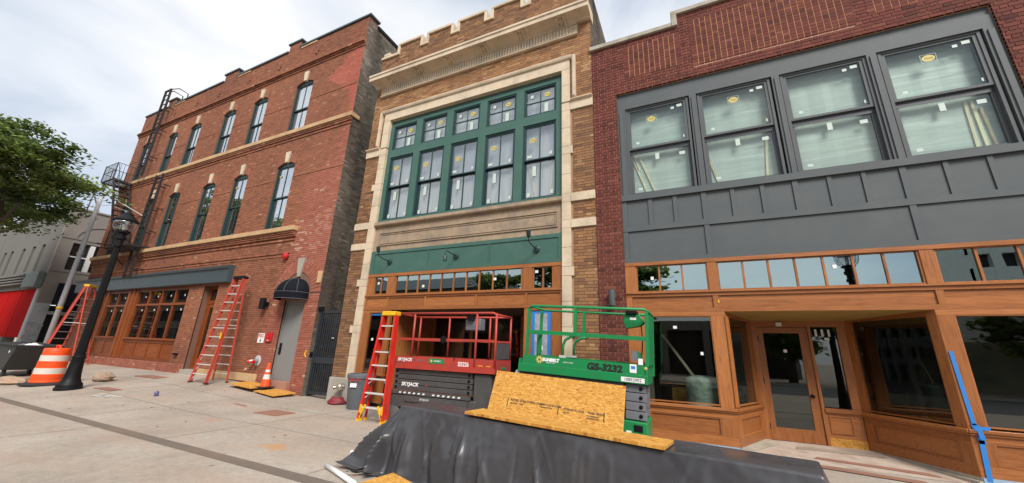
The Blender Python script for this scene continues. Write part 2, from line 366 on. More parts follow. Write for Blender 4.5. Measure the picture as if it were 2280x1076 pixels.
def osb_mat():
    m, n, l, b = nm('oriented_strand_board'); setp(b, None, .7, 0, .25)
    def strand(rot, sc, off):
        v = coords(n, l, sc, 'Object', rot)
        w = n.new('ShaderNodeTexVoronoi'); w.feature = 'F1'; w.inputs['Scale'].default_value = 1; w.inputs['Randomness'].default_value = 1
        ad = n.new('ShaderNodeVectorMath'); ad.operation = 'ADD'; ad.inputs[1].default_value = off
        ds = n.new('ShaderNodeTexNoise'); ds.inputs['Scale'].default_value = 3; l.new(v, ds.inputs['Vector'])
        mm = n.new('ShaderNodeVectorMath'); mm.operation = 'MULTIPLY_ADD'; mm.inputs[1].default_value = (.5, .5, .5); l.new(ds.outputs['Color'], mm.inputs[0]); l.new(v, mm.inputs[2])
        l.new(mm.outputs[0], ad.inputs[0]); l.new(ad.outputs[0], w.inputs['Vector']); return w
    w1 = strand((0, .5, 0), (20, 1, 70), (0, 0, 0)); w2 = strand((0, -.7, 0), (18, 1, 62), (5, 0, 3)); w3 = strand((0, 1.5, 0), (20, 1, 50), (9, 0, 1))
    se = n.new('ShaderNodeSeparateColor'); l.new(w1.outputs['Color'], se.inputs[0]); se2 = n.new('ShaderNodeSeparateColor'); l.new(w2.outputs['Color'], se2.inputs[0]); se3 = n.new('ShaderNodeSeparateColor'); l.new(w3.outputs['Color'], se3.inputs[0])
    st = [(0, (.30, .12, .02)), (.1, (.46, .205, .036)), (.6, (.55, .265, .05)), (1, (.66, .38, .10))]
    c1 = ramp(n, l, se.outputs[0], st); c2 = ramp(n, l, se2.outputs[1], st); c3 = ramp(n, l, se3.outputs[0], st)
    c = mixc(n, l, ramp(n, l, se.outputs[2], [(.48, (0, 0, 0)), (.52, (1, 1, 1))]), c1, c2)
    c = mixc(n, l, ramp(n, l, se2.outputs[2], [(.6, (0, 0, 0)), (.64, (1, 1, 1))]), c, c3)
    l.new(c, b.inputs['Base Color']); bump(n, l, b, w1.outputs['Distance'], .25, .004); return m
M['osb'] = osb_mat()
def tarp_mat():
    m, n, l, b = nm('black_plastic_sheeting'); setp(b, None, .36, 0, .5)
    v = coords(n, l, which='World')
    c = mixc(n, l, noise(n, l, 1.2, 6, .65, v), (.034, .033, .037), (.072, .070, .075))
    c = mixc(n, l, ramp(n, l, noise(n, l, 2.3, 7, .72, v), [(.55, (0, 0, 0)), (.78, (.25,) * 3)]), c, (.15, .13, .12))      # clay dust
    l.new(c, b.inputs['Base Color'])
    r = ramp(n, l, noise(n, l, 2, 5, .6, v), [(.3, (.2,) * 3), (.7, (.42,) * 3)]); l.new(r, b.inputs['Roughness'])
    t = n.new('ShaderNodeTexNoise'); t.noise_type = 'RIDGED_MULTIFRACTAL'; t.inputs['Scale'].default_value = 2.6; t.inputs['Detail'].default_value = 4; t.inputs['Distortion'].default_value = .7; l.new(v, t.inputs['Vector'])
    bump(n, l, b, t.outputs['Fac'], .14, .03); return m
M['tarp'] = tarp_mat()
def leaf_mat(name, a, bb, cc):
    m, n, l, b = nm(name); setp(b, None, .6, 0, .25)
    at = n.new('ShaderNodeAttribute'); at.attribute_name = 'tone'
    l.new(ramp(n, l, at.outputs['Fac'], [(0, a), (.5, bb), (1, cc)]), b.inputs['Base Color'])
    tr = n.new('ShaderNodeBsdfTranslucent'); l.new(ramp(n, l, at.outputs['Fac'], [(0, bb), (1, cc)]), tr.inputs[0])
    mx_ = n.new('ShaderNodeMixShader'); mx_.inputs[0].default_value = .3; l.new(b.outputs[0], mx_.inputs[1]); l.new(tr.outputs[0], mx_.inputs[2])
    l.new(mx_.outputs[0], n['Material Output'].inputs[0]); return m
M['leaf'] = leaf_mat('oak_leaves', (.034, .062, .02), (.10, .16, .036), (.25, .31, .08))

# ---------------------------------------------------------------- ground
def sheet(name, x0, x1, y0, y1, mt, z=0.):
    b = MB(); xs = sorted({x0, x1, *[-9.3 - 7 * i / 28 for i in range(29) if x0 < -9.3 - 7 * i / 28 < x1]}); ys = sorted({y0, y1, *[y for y in (-4.6, 0.) if y0 < y < y1]})
    for a, c in zip(xs, xs[1:]):
        for p, q in zip(ys, ys[1:]): b.poly([(u, v, zg(u, v) + z) for u, v in ((a, p), (c, p), (c, q), (a, q))])
    o = b.build(name, mt, smooth=True); o['kind'] = 'structure'; OFF[o.name] = Vector((0, 0, 0)); return o
GROUND = sheet('ground', -400, 400, -420, 400, M['ground'])
sheet('kerb_strip', -60, 40, -4.83, -4.63, M['strip'], .004)
road = sheet('road', -400, 400, -22, -13, M['road'], .004)
def jstrip(x0, x1, y0, y1):
    b = MB(); xs = sorted({x0, x1, *[-9.3 - 7 * i / 28 for i in range(29) if x0 < -9.3 - 7 * i / 28 < x1]})
    for a, c in zip(xs, xs[1:]): b.poly([(u, v, zg(u, v) + .003) for u, v in ((a, y0), (c, y0), (c, y1), (a, y1))])
    b.build('paving_joint', M['joint'], GROUND)
for y in (-1.55, -3.1): jstrip(-34, 8, y - .007, y + .007)
for x in (-26, -22.4, -18.6, -15, -11.6, -8.1, -4.6, -1.2): jstrip(x - .008, x + .008, -4.63, -.02)
for x in (-19, -10, -3): jstrip(x - .008, x + .008, -12.9, -4.83)
jstrip(-34, 8, -7.2, -7.185)

# ---------------------------------------------------------------- bricks
def lay(x0, x1, z0, z1, course, L, j=.011, bond='flemish', holes=(), keep=None):
    out = []; h = course - j; H = (L - j) / 2
    n0 = int(math.floor(z0 / course)); n1 = int(math.ceil(z1 / course))
    for r in range(n0, n1):
        za, zb = max(r * course, z0), min(r * course + h, z1)
        if zb - za < .015: continue
        zc = (za + zb) / 2; iv = [(x0, x1)]
        for (a, b, c, d) in holes:
            if c < zc < d:
                nv = []
                for (p, q) in iv:
                    if b <= p or a >= q: nv.append((p, q)); continue
                    if a > p: nv.append((p, a))
                    if b < q: nv.append((b, q))
                iv = nv
        if bond == 'flemish': seq = [L, H]; off = (r % 2) * ((L + H) / 2 + j)
        elif bond == 'common':
            seq = [H] if r % 6 == 0 else [L]; off = (r % 2) * (H + j) / (1 if r % 6 else 2)
        elif bond == 'stack': seq = [L]; off = 0
        else: seq = [L]; off = (r % 2) * (L + j) / 2
        unit = sum(seq) + j * len(seq)
        for (p, q) in iv:
            k = math.floor((p - off) / unit) - 1; u = k * unit + off; i = 0
            while u < q:
                w = seq[i % len(seq)]; a, b = max(u, p), min(u + w, q)
                if b - a > .012 and (keep is None or keep((a + b) / 2, zc)): out.append((a, b, za, zb, abs(b - a - w) < .002 and zb - za > h - .001))
                u += w + j; i += 1
    return out
BR_MESH = {}
def brickwork(parent, bricks, mats, yf=0., depth=.045, pick=None, n_ind=300, tone=None, jit=.004, side=None, sig=.2):
    """bricks on a facade facing -Y (or, with side=x, on a wall facing +X whose u runs along +Y)"""
    rnd = random.Random(len(bricks)); pick = pick or (lambda u, z: 0); field = MB(); off = OFF[parent.name]
    def dist(b):
        P = Vector(((b[0] + b[1]) / 2, yf, (b[2] + b[3]) / 2)) - CAMLOC
        return P.length - 3 * (b[1] - b[0])
    order = sorted(range(len(bricks)), key=lambda i: dist(bricks[i]))
    solo = set()
    if n_ind and side is None:
        for i in order:
            b = bricks[i]
            if b[4] and len(solo) < n_ind: 
                q = m3.transposed() @ (Vector(((b[0] + b[1]) / 2, yf, (b[2] + b[3]) / 2)) - CAMLOC)
                if q.z < 0 and abs(q.x / q.z) < 1140 / 829.5 and abs(q.y / q.z) < 538 / 829.5: solo.add(i)
    for i, (a, b, c, d, full) in enumerate(bricks):
        t = min(1, max(0, (tone((a + b) / 2, (c + d) / 2) if tone else .5) + rnd.gauss(0, sig))); mi = pick((a + b) / 2, (c + d) / 2)
        jy = rnd.uniform(0, jit)
        if i in solo:
            key = (mats[mi].name, round(b - a, 3), round(d - c, 3), int(t * 6.99))
            if key not in BR_MESH:
                BR_MESH[key] = MB().brick(0, b - a, 0, depth, 0, d - c, 0, (int(t * 6.99) + .5) / 7).mesh('brick', [mats[mi]])
            o = bpy.data.objects.new('brick', BR_MESH[key]); COL.objects.link(o); o.parent = parent
            o.location = Vector((a, yf - jy, c)) - off
        elif side is None: field.brick(a, b, yf - jy, yf + depth, c, d, mi, t)
        else:
            n = len(field.v); x = side + jy; xi = side - depth
            field.v += [(x, a, c), (x, b, c), (x, b, d), (x, a, d), (xi, a, c), (xi, b, c), (xi, b, d), (xi, a, d)]
            for q in ((0, 1, 2, 3), (0, 4, 5, 1), (3, 2, 6, 7), (0, 3, 7, 4), (1, 5, 6, 2)):
                field.f.append(tuple(n + k for k in q)); field.m.append(mi); field.t.append(t)
    if field.f: field.build('brick_field', mats, parent, kind='stuff')
def strips(parent, name, mt, rects, **kw):       # each rectangle (x0,x1,y0,y1,z0,z1) a part of its own
    return [MB().box(*r).build(name, mt, parent, **kw) for r in rects]

# ================================================================= RIGHT BUILDING
RB = thing('brick_storefront', 'maroon brick building with wide grey framed upper windows and cedar storefront numbered 111', 'building', (2.1, 0, 0))
XL, XR = -1.825, 6.05
w = MB()
w.box(XL, -1.225, .012, .45, 0, 8.02).box(XL, XR, .012, .45, 8.02, 9.58).box(.3, 3.9, .0125, .4495, 9.58, 9.92).box(5.46, XR, .012, .45, 0, 8.02)
w.box(XL, XL + .3, .45, 14, 0, 9.5).box(XR - .3, XR, .45, 14, 0, 9.5).box(XL + .3, XR - .3, 13.6, 14, 0, 9.5).box(XL + .3, XR - .3, .45, 13.6, 9.0, 9.2)
w.build('wall', M['mar_m'], RB)
pan = [(-.98, .36, 8.42, 9.42), (.60, 3.60, 8.30, 9.68), (3.84, 5.18, 8.42, 9.42)]
bk = lay(XL, -1.225, .0, 8.02, .0835, .207, .015, 'flemish') + lay(XL, XR, 8.02, 9.58, .0835, .207, .015, 'flemish', pan) + lay(.3, 3.9, 9.58, 9.92, .0835, .207, .015, 'flemish', [(.6, 3.6, 9.5, 9.68)]) + lay(5.46, XR, 0, 8.02, .0835, .207, .015, 'flemish')
brickwork(RB, bk, [M['mar']], 0.)
for (a, b, c, d) in pan:
    n = round((b - a) / .121); wd = (b - a) / n
    for i in range(1, n): MB().box(a + i * wd - .009, a + i * wd + .009, .002, .0115, c + .02, d - .03).build('ochre_joint', M['mar_y'], RB)
pb = []
for (a, b, c, d) in pan:
    n = round((b - a) / .121); wd = (b - a) / n
    for i in range(n):
        for k in range(int((d - c) / .0835) + 1):
            z = c + k * .0835
            if d - z > .015: pb.append((a + i * wd + (.008 if i else -.012), a + (i + 1) * wd - (.008 if i < n - 1 else -.012), z, min(d, z + .076), True))
rv = random.Random(4)
brickwork(RB, pb, [M['mar']], -.004, n_ind=0)
# opening reveals of brick ends
for k in range(int(8.0 / .0835)):
    pass
def coping(parent, x0, x1, z0, z1, mt, y0=-.07, y1=.48, n=1, nmx='coping_stone'):
    for i in range(n):
        a = x0 + (x1 - x0) * i / n; b = x0 + (x1 - x0) * (i + 1) / n
        MB().box(a + .004, b - .004, y0, y1, z0, z1).build(nmx, mt, parent, bevel=.012)
coping(RB, XL - .05, .21, 9.58, 9.70, M['limeg'], n=2); coping(RB, .21, .35, 9.585, 9.925, M['limeg'], y0=-.071); coping(RB, .21, 3.99, 9.925, 10.04, M['limeg'], n=3)
coping(RB, 3.85, 3.99, 9.585, 9.925, M['limeg'], y0=-.071); coping(RB, 3.99, XR + .05, 9.58, 9.70, M['limeg'], n=2)

g = M['grey']
OP0, OP1 = -1.222, 5.457
bk_ = MB(); bk_.box(OP0, OP1, .07, .1, 3.57, 5.2).build('panel_backing', g, RB)
strips(RB, 'header_board', g, [(OP0, OP1, .075, .2, 7.845, 8.018), (OP0, OP1, .05, .2, 7.555, 7.83)])
# posts between the windows
for a, b in ((OP0, -1.035), (.425, .575), (2.055, 2.195), (3.645, 3.80), (5.285, OP1)):
    MB().box(a, b, .05, .24, 5.2, 7.555).build('window_post', g, RB)
    MB().box(a + .045, b - .045, .025, .05, 5.06, 7.5).build('post_trim', g, RB)
strips(RB, 'sill_rail', g, [(OP0, OP1, -.005, .24, 5.06, 5.2)])
bx = [(OP0, -1.115), (-.645, -.555), (-.125, -.04), (.44, .535), (.99, 1.065), (1.52, 1.595), (2.06, 2.15), (2.61, 2.68), (3.12, 3.185), (3.65, 3.74), (4.22, 4.29), (4.76, 4.83), (5.36, OP1)]
strips(RB, 'batten', g, [(a, b, .03, .0705, 4.435, 5.058) for a, b in bx])
strips(RB, 'panel', g, [(a[1] + .002, b[0] - .002, .055, .0695, 4.437, 5.056) for a, b in zip(bx, bx[1:])])
strips(RB, 'belt_rail', g, [(OP0, OP1, .022, .072, 4.31, 4.433)])
lx = [(OP0, -1.115), (.44, .535), (3.65, 3.74), (5.36, OP1)]
strips(RB, 'batten', g, [(a, b, .03, .0705, 3.672, 4.308) for a, b in lx])
strips(RB, 'panel', g, [(a[1] + .002, b[0] - .002, .055, .0695, 3.674, 4.306) for a, b in zip(lx, lx[1:])])
strips(RB, 'bottom_rail', g, [(OP0, OP1, .018, .1, 3.575, 3.67)])
def sticker(parent, x, z, y, r, word=True):
    b = MB(); b.prism([(x + r * 1.25 * cos(a), z + r * .92 * sin(a)) for a in [2 * pi * k / 20 for k in range(20)]], y - .002, y, 'y')
    o = b.build('round_sticker', M['yellow'], parent)
    f = MB(); t = .006
    for (a, bb, c, d) in ((x - r * 1.45, x + r * 1.45, z + r * 1.15, z + r * 1.15 + t), (x - r * 1.45, x + r * 1.45, z - r * 1.2, z - r * 1.2 + t), (x - r * 1.45, x - r * 1.45 + t, z - r * 1.2, z + r * 1.15), (x + r * 1.45, x + r * 1.45 + t, z - r * 1.2, z + r * 1.15)): f.box(a, bb, y - .0015, y - .0005, c, d)
    f.build('sticker_border', M['mint'], parent)
    if word: text('Pella', r * .95, (x, y - .003, z), parent, M['stick_b'], shear=.35, ext=.0006)
wins = [(-.94, .305, True), (.685, 1.93, True), (2.305, 3.55, False), (3.92, 5.165, True)]
rs = random.Random(3)
for wi, (a, b, st) in enumerate(wins):
    fr = MB(); x0, x1 = a - .095, b + .095
    for (p, q, y0, y1, c, d) in ((x0 + .002, x0 + .05, .085, .26, 5.2, 7.553), (x1 - .05, x1 - .002, .085, .26, 5.2, 7.553), (x0 + .05, x1 - .05, .085, .26, 7.515, 7.553), (x0 + .05, x1 - .05, .085, .26, 5.2, 5.235)): fr.box(p, q, y0, y1, c, d)
    W_ = fr.build('window', M['grey'], RB)
    def sash(c, d, y, top):
        s = MB(); rb = .06
        s.box(a - .045, a + .012, y, y + .05, c, d).box(b - .012, b + .045, y, y + .05, c, d).box(a + .012, b - .012, y, y + .05, d - .045, d).box(a + .012, b - .012, y, y + .05, c, c + (.05 if top else rb))
        s.build('sash', M['grey'] if top else M['grey'], W_)
        MB().box(a + .012, b - .012, y + .02, y + .026, c + .05, d - .045).build('pane', M['glassU'], W_)
    sash(6.41, 7.515, .105, True); sash(5.235, 6.40, .165, False)
    MB().box(a - .045, b + .045, .1555, .1645, 6.30, 6.41).build('meeting_rail', M['greyd'], W_)  # dark strip: the shadow under the outer upper sash, painted in
    # protective wrap and studs behind the glass
    fm = MB(); nx = 10
    for i in range(nx):
        u0, u1 = a - .03 + (b - a + .06) * i / nx, a - .03 + (b - a + .06) * (i + 1) / nx
        y0, y1 = .30 + .003 * sin(i * 1.9 + wi), .30 + .003 * sin((i + 1) * 1.9 + wi)
        fm.poly([(u0, y0, 5.22), (u1, y1, 5.22), (u1, y1, 7.53), (u0, y0, 7.53)])
    fm.build('protective_film', M['filmR'], W_, smooth=True)
    for (u, z, ww, hh, y) in ((b - .16, 7.36, .11, .07, .12), (b - .29, 7.33, .07, .06, .12), (a + .12, 6.55, .07, .06, .12), (a + .50 + .1 * rs.random(), 6.10, .085, .17, .18), (b - .2, 6.12, .12, .08, .18), (a + .1, 5.36, .09, .06, .18), (b - .08, 6.52, .025, .07, .12)):
        MB().box(u, u + ww, y, y + .002, z, z + hh).build('glass_label', M['mint'], W_)
    if st: sticker(W_, (a + b) / 2 + (-.12 if wi == 0 else (.0 if wi == 1 else -.02)), 7.22 if wi else 7.18, .122, .075)
for (p, q) in (((-.92, .285, 6.2), (-.62, .285, 5.2)), ((-.78, .28, 6.25), (-.44, .28, 5.2)), ((-1.0, .285, 6.55), (-.8, .285, 5.9)), ((.62, .285, 6.3), (.86, .285, 5.2)), ((1.88, .28, 6.75), (1.72, .28, 5.2)), ((4.87, .285, 6.25), (4.84, .285, 5.2)), ((4.95, .28, 6.25), (4.96, .28, 5.2)), ((5.04, .285, 6.1), (5.08, .285, 5.2))):
    MB().beam(p, q, .045, .03, (0, 1, 0)).build('timber_brace', M['pine'], RB)
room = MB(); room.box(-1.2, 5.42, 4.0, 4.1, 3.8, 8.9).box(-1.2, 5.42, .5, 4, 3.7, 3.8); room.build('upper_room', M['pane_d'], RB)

# ---- cedar storefront
wd, wz = M['wood'], M['woodz']
strips(RB, 'transom_head', wd, [(OP0, OP1, -.01, .12, 3.495, 3.57)])
def transom(parent, x0, x1, z0, z1, n, mats, y=.04, glass='glassT', mt=.035):
    f = MB(); f.box(x0 - .03, x0, y - .02, y + .06, z0 - .03, z1).box(x1, x1 + .03, y - .02, y + .06, z0 - .03, z1).box(x0, x1, y - .02, y + .06, z0 - .03, z0).box(x0 - .03, x1 + .03, y - .02, y + .06, z1, z1 + .012)
    W_ = f.build('transom_window', mats, parent)
    for i in range(n):
        a, b = x0 + (x1 - x0) * i / n, x0 + (x1 - x0) * (i + 1) / n
        MB().box(a + (mt / 2 if i else 0), b - (mt / 2 if i < n - 1 else 0), y + .018, y + .024, z0, z1).build('pane', M[glass], W_)
        if i: MB().box(a - mt / 2, a + mt / 2, y - .008, y + .05, z0, z1).build('muntin', mats, W_)
    MB().box(x0, x1, y + .3, y + .32, z0 - .05, z1 + .05).build('backing', M['dark'], W_)
    return W_
T1 = transom(RB, -.97, .37, 2.94, 3.48, 3, wz); T2 = transom(RB, .60, 3.565, 2.94, 3.48, 7, wz); T3 = transom(RB, 3.80, 5.22, 2.94, 3.48, 3, wz)
for t, x, z in ((T1, -.70, 3.18), (T2, 2.42, 3.25)): MB().box(x, x + .06, .045, .047, z, z + .07).build('glass_label', M['white'], t)
strips(RB, 'transom_stile', wz, [(OP0, -1.0, .0, .12, 2.91, 3.494), (.40, .57, .0, .12, 2.91, 3.494), (3.595, 3.77, .0, .12, 2.91, 3.494), (5.25, OP1, .0, .12, 2.91, 3.494)])
strips(RB, 'sill_rail', wd, [(OP0, OP1, -.035, .1, 2.88, 2.909), (OP0, OP1, -.005, .1, 2.812, 2.879)])
fx = [(OP0, -1.10), (.44, .54), (3.66, 3.755), (5.30, OP1)]
strips(RB, 'fascia_stile', wz, [(a, b, .0, .1, 2.578, 2.811) for a, b in fx])
for a, b in zip(fx, fx[1:]):
    strips(RB, 'fascia_panel', wd, [(a[1] + .002, b[0] - .002, .026, .1, 2.70, 2.809), (a[1] + .002, b[0] - .002, .0265, .1, 2.58, 2.699)])
strips(RB, 'fascia_rail', wd, [(OP0, OP1, -.002, .12, 2.495, 2.576)])
def run(p0, p1):            # frame along a storefront run: u along the run, v outwards (to the viewer), z up
    d = Vector((p1[0] - p0[0], p1[1] - p0[1], 0)); L = d.length; d.normalize(); nrm = Vector((d.y, -d.x, 0))
    Mx = Matrix((d, -nrm, Vector((0, 0, 1)))).transposed().to_4x4(); Mx.translation = Vector((p0[0], p0[1], 0)); return Mx, L
def bayrun(parent, p0, p1, gl, zb, label=None, post=(0, 0), z_top=2.495, base=.105, sill=.66, gz=(.77, 2.41), wall=M['dark']):
    Mx, L = run(p0, p1); mw, mz = M['wood'], M['woodz']
    def bx_(name, mt, *r, **k): return MB().box(*r, M=Mx).build(name, mt, parent, **k)
    bx_('head_rail', mw, 0, L, .0, .09, gz[1], z_top)
    bx_('stile', mz, 0, gl[0], .0, .09, sill + .085, gz[1]); bx_('stile', mz, gl[1], L, .0, .09, sill + .085, gz[1])
    bx_('pane', M['glass'], gl[0], gl[1], .045, .052, gz[0], gz[1])
    fb = MB()
    for r in ((gl[0], gl[0] + .018, .01, .044, gz[0], gz[1]), (gl[1] - .018, gl[1], .01, .044, gz[0], gz[1]), (gl[0] + .018, gl[1] - .018, .01, .044, gz[1] - .018, gz[1]), (gl[0] + .018, gl[1] - .018, .01, .044, gz[0] - .002, gz[0] + .02)): fb.box(*r, M=Mx)
    fb.build('glazing_bead', mw, parent)
    bx_('sill', mw, -.02, L + .02, -.05, .09, sill + .03, sill + .083, bevel=.008); bx_('sill_moulding', mw, -.012, L + .012, -.03, .09, sill, sill + .029, bevel=.006)
    bx_('base_rail', mw, 0, L, .0, .09, sill - .09, sill - .001); bx_('base_rail', mw, 0, L, .0, .09, base, base + .15)
    a, b = gl[0] + .02, gl[1] - .02
    bx_('base_stile', mz, 0, a, .0, .09, base + .151, sill - .091); bx_('base_stile', mz, b, L, .0, .09, base + .151, sill - .091)
    bx_('base_panel', mw, a, b, .028, .09, base + .151, sill - .091)
    md = MB(); t = .024; c, d = base + .151, sill - .091
    for r in ((a, b, .006, .028, c, c + t), (a, b, .006, .028, d - t, d), (a, a + t, .006, .028, c + t, d - t), (b - t, b, .006, .028, c + t, d - t)): md.box(*r, M=Mx)
    md.build('panel_moulding', mw, parent)
    return Mx, L
bayrun(RB, (OP0, 0), (.608, 0), (.33, 1.59), 0)
bayrun(RB, (3.59, 0), (OP1, 0), (.205, 1.62), 0)
bayrun(RB, (.612, .0), (1.175, 1.30), (.17, 1.27), 0)
bayrun(RB, (2.765, 1.30), (3.586, .0), (.12, 1.40), 0)
MB().box(-.02, .155, -.012, -.002, .76, 2.41, M=run((.61, 0), (1.175, 1.3))[0]).build('corner_post', wz, RB)
strips(RB, 'stone_base', M['bluebd'], [(OP0, .60, -.012, .1, .0, .104), (3.6, OP1, -.012, .1, .0, .104)])
for p0, p1, mt in (((.60, -.0), (1.17, 1.31), M['limeg']), ((2.77, 1.31), (3.6, .0), M['limeg'])):
    Mx, L = run(p0, p1); MB().box(.02, L, -.01, .08, .0, .104, M=Mx).build('stone_base', mt, RB)
    MB().box(.02, L, -.07, -.011, .0, .055, M=Mx).build('stone_plinth', mt, RB)
# back wall of the recess: door, sidelight
DY = 1.30
strips(RB, 'door_frame', wz, [(1.175, 1.265, DY, DY + .1, .08, 2.30), (2.155, 2.205, DY - .01, DY + .1, .08, 2.30), (2.63, 2.765, DY, DY + .1, .69, 2.30)])
strips(RB, 'door_header', wd, [(1.15, 2.79, DY - .01, DY + .1, 2.301, 2.42)])
dr = MB(); dr.box(1.27, 1.375, DY + .02, DY + .07, .1, 2.29).box(2.005, 2.15, DY + .02, DY + .07, .1, 2.29).box(1.375, 2.005, DY + .02, DY + .07, .1, .335).box(1.375, 2.005, DY + .02, DY + .07, 2.17, 2.29)
DOOR = dr.build('door', wz, RB)
MB().box(1.375, 2.005, DY + .04, DY + .047, .335, 2.17).build('pane', M['glass'], DOOR)
MB().lathe([(.0, 0), (.035, .004), (.03, .02), (.012, .03), (.012, .05), (.03, .06), (.032, .08), (.018, .092), (0, .094)], (2.05, DY + .02, .96), 12, M=Matrix.Rotation(pi / 2, 4, 'X')).build('knob', M['black'], DOOR, smooth=True)
for z in (.35, 1.2, 2.05): MB().box(1.255, 1.28, DY + .005, DY + .019, z - .06, z + .06).build('hinge', M['black'], DOOR)
MB().box(1.7, 1.76, DY + .035, DY + .039, 1.78, 1.84, M=Matrix.Translation((0, 0, 0))).build('glass_label', M['white'], DOOR)
MB().box(2.205, 2.63, DY + .04, DY + .047, .78, 2.29).build('pane', M['glass'], RB)
text('111', .185, (2.40, DY + .034, 2.175), RB, M['wht'], sx=1.15, bold=.007)
MB().box(2.42, 2.5, DY + .036, DY + .039, 2.04, 2.09).build('glass_label', M['white'], RB)
strips(RB, 'sill', wd, [(2.206, 2.76, DY - .035, DY + .09, .69, .765)]); strips(RB, 'base_panel', wd, [(2.206, 2.76, DY + .015, DY + .09, .24, .689)])
md = MB()
for r in ((2.25, 2.6, .61, .63), (2.25, 2.6, .32, .34), (2.25, 2.27, .34, .61), (2.58, 2.6, .34, .61)): md.box(r[0], r[1], DY - .002, DY + .0149, r[2], r[3])
md.build('panel_moulding', wd, RB); strips(RB, 'kick_board', M['osb'], [(2.206, 2.76, DY + .005, DY + .09, .09, .239)])
MB().box(1.62, 1.72, DY - .06, DY - .011, 2.31, 2.385).build('ceiling_light', M['white'], RB)
MB().poly([(.58, -.0, 2.494), (1.16, 1.36, 2.415), (2.78, 1.36, 2.415), (3.62, -.0, 2.494)]).poly([(.58, -.0, 2.52), (3.62, 0, 2.52), (2.78, 1.36, 2.45), (1.16, 1.36, 2.45)]).build('soffit', M['ceil'], RB)
MB().prism([(.62, -.02), (3.58, -.02), (2.77, 1.33), (1.17, 1.33)], -.02, .0, 'z').build('step', M['conc'], RB)
MB().poly([(.60, -.03, .004), (3.6, -.03, .004), (2.79, 1.31, .095), (1.15, 1.31, .095)]).build('recess_floor', M['paper'], RB)
# interior of the shop
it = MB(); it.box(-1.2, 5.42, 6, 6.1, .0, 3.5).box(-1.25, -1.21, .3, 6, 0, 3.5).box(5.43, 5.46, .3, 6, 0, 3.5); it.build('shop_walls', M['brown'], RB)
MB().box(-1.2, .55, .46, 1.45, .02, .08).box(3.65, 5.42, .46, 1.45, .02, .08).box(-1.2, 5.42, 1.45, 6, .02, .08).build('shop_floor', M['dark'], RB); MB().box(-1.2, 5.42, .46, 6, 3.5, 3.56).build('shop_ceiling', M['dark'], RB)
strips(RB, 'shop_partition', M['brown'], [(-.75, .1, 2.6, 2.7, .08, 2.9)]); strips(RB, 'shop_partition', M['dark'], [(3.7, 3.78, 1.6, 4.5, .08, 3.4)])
MB().box(-1.0, -.85, .75, .9, .08, 2.6).build('shop_stud', M['paperg'], RB)
for px_, z in ((-.335, 2.16),): MB().box(px_, px_ + .07, .042, .044, z, z + .055).build('glass_label', M['white'], RB)
MB().box(.12, .17, .042, .044, 1.66, 1.72).build('glass_label', M['white'], RB)
MB().box(.52, .545, -.012, -.004, 2.66, 2.72).build('yellow_tag', M['lyel'], RB)
# sconce on the maroon pier
SC = thing('wall_sconce', 'dark grey cylinder up and down light on maroon brick pier', 'wall light', (-1.51, -.02, 2.66))
MB().lathe([(.066, -.17), (.07, -.16), (.07, .17), (.066, .175), (.0, .165)], (-1.51, -.13, 2.79), 18).build('body', M['grey'], SC, autos=True)
MB().box(-1.56, -1.46, -.07, -.012, 2.72, 2.86).build('bracket', M['grey'], SC)

# ================================================================= MIDDLE BUILDING
TB = thing('tan_brick_building', 'tan brick building with limestone trim, crenellated parapet and green framed windows', 'building', (-5.83, 0, 0))
A0, A1 = -9.825, -1.835
w = MB()
w.box(A0, -8.95, .012, .4, .0, 9.25).box(-2.65, A1, .012, .4, .0, 9.25).box(A0, A1, .012, .4, 9.25, 12.15)
for i in range(6):
    c = -8.5 + 1.325 * i; w.box(c - .51, c + .51, .0125, .3995, 12.15, 12.5)
w.box(A0, A0 + .3, .4, 14, 0, 12.1).box(A1 - .3, A1, .4, 14, 0, 12.1).box(A0 + .3, A1 - .3, 13.6, 14, 0, 12.1).box(A0 + .3, A1 - .3, .4, 13.6, 11.2, 11.4)
w.build('wall', M['tan_m'], TB)
hol = [(-9.26, -2.38, .0, 9.52), (A0 - .1, -8.9, 7.88, 8.16), (-2.7, A1 + .1, 7.88, 8.16), (A0 - .1, -8.9, 5.23, 5.45), (-2.7, A1 + .1, 5.23, 5.45), (A0 - .1, -8.9, 4.54, 4.75), (-2.7, A1 + .1, 4.54, 4.75),
       (-9.34, -9.2, 6.57, 6.8), (-9.34, -9.2, 3.35, 3.57), (-9.34, -9.2, 1.95, 2.17), (A0 - .1, -8.9, 0, .68), (-2.7, A1 + .1, 0, .68), (-9.6, -2.15, 10.32, 10.74), (A0 - .1, A1 + .1, 10.74, 11.06)]
bk = lay(A0, A1, .68, 12.15, .0765, .275, .010, 'flemish', hol)
for i in range(6):
    c = -8.5 + 1.325 * i; bk += lay(c - .51, c + .51, 12.15, 12.5, .0765, .275, .010, 'flemish')
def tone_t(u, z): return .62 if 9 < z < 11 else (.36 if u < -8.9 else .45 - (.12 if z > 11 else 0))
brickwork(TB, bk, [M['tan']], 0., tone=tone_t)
sb = lay(.0, 5.5, 8.5, 12.1, .0765, .215, .010, 'common'); brickwork(TB, sb, [M['gry']], side=A1, n_ind=0, tone=lambda u, z: .3)
lm = M['lime']
def blocks(x0, x1, zs, y0=-.045, y1=.2, n='limestone_block'):
    for a, b in zip(zs, zs[1:]): MB().box(x0, x1, y0, y1, a + .003, b - .003).build(n, lm, TB, bevel=.006)
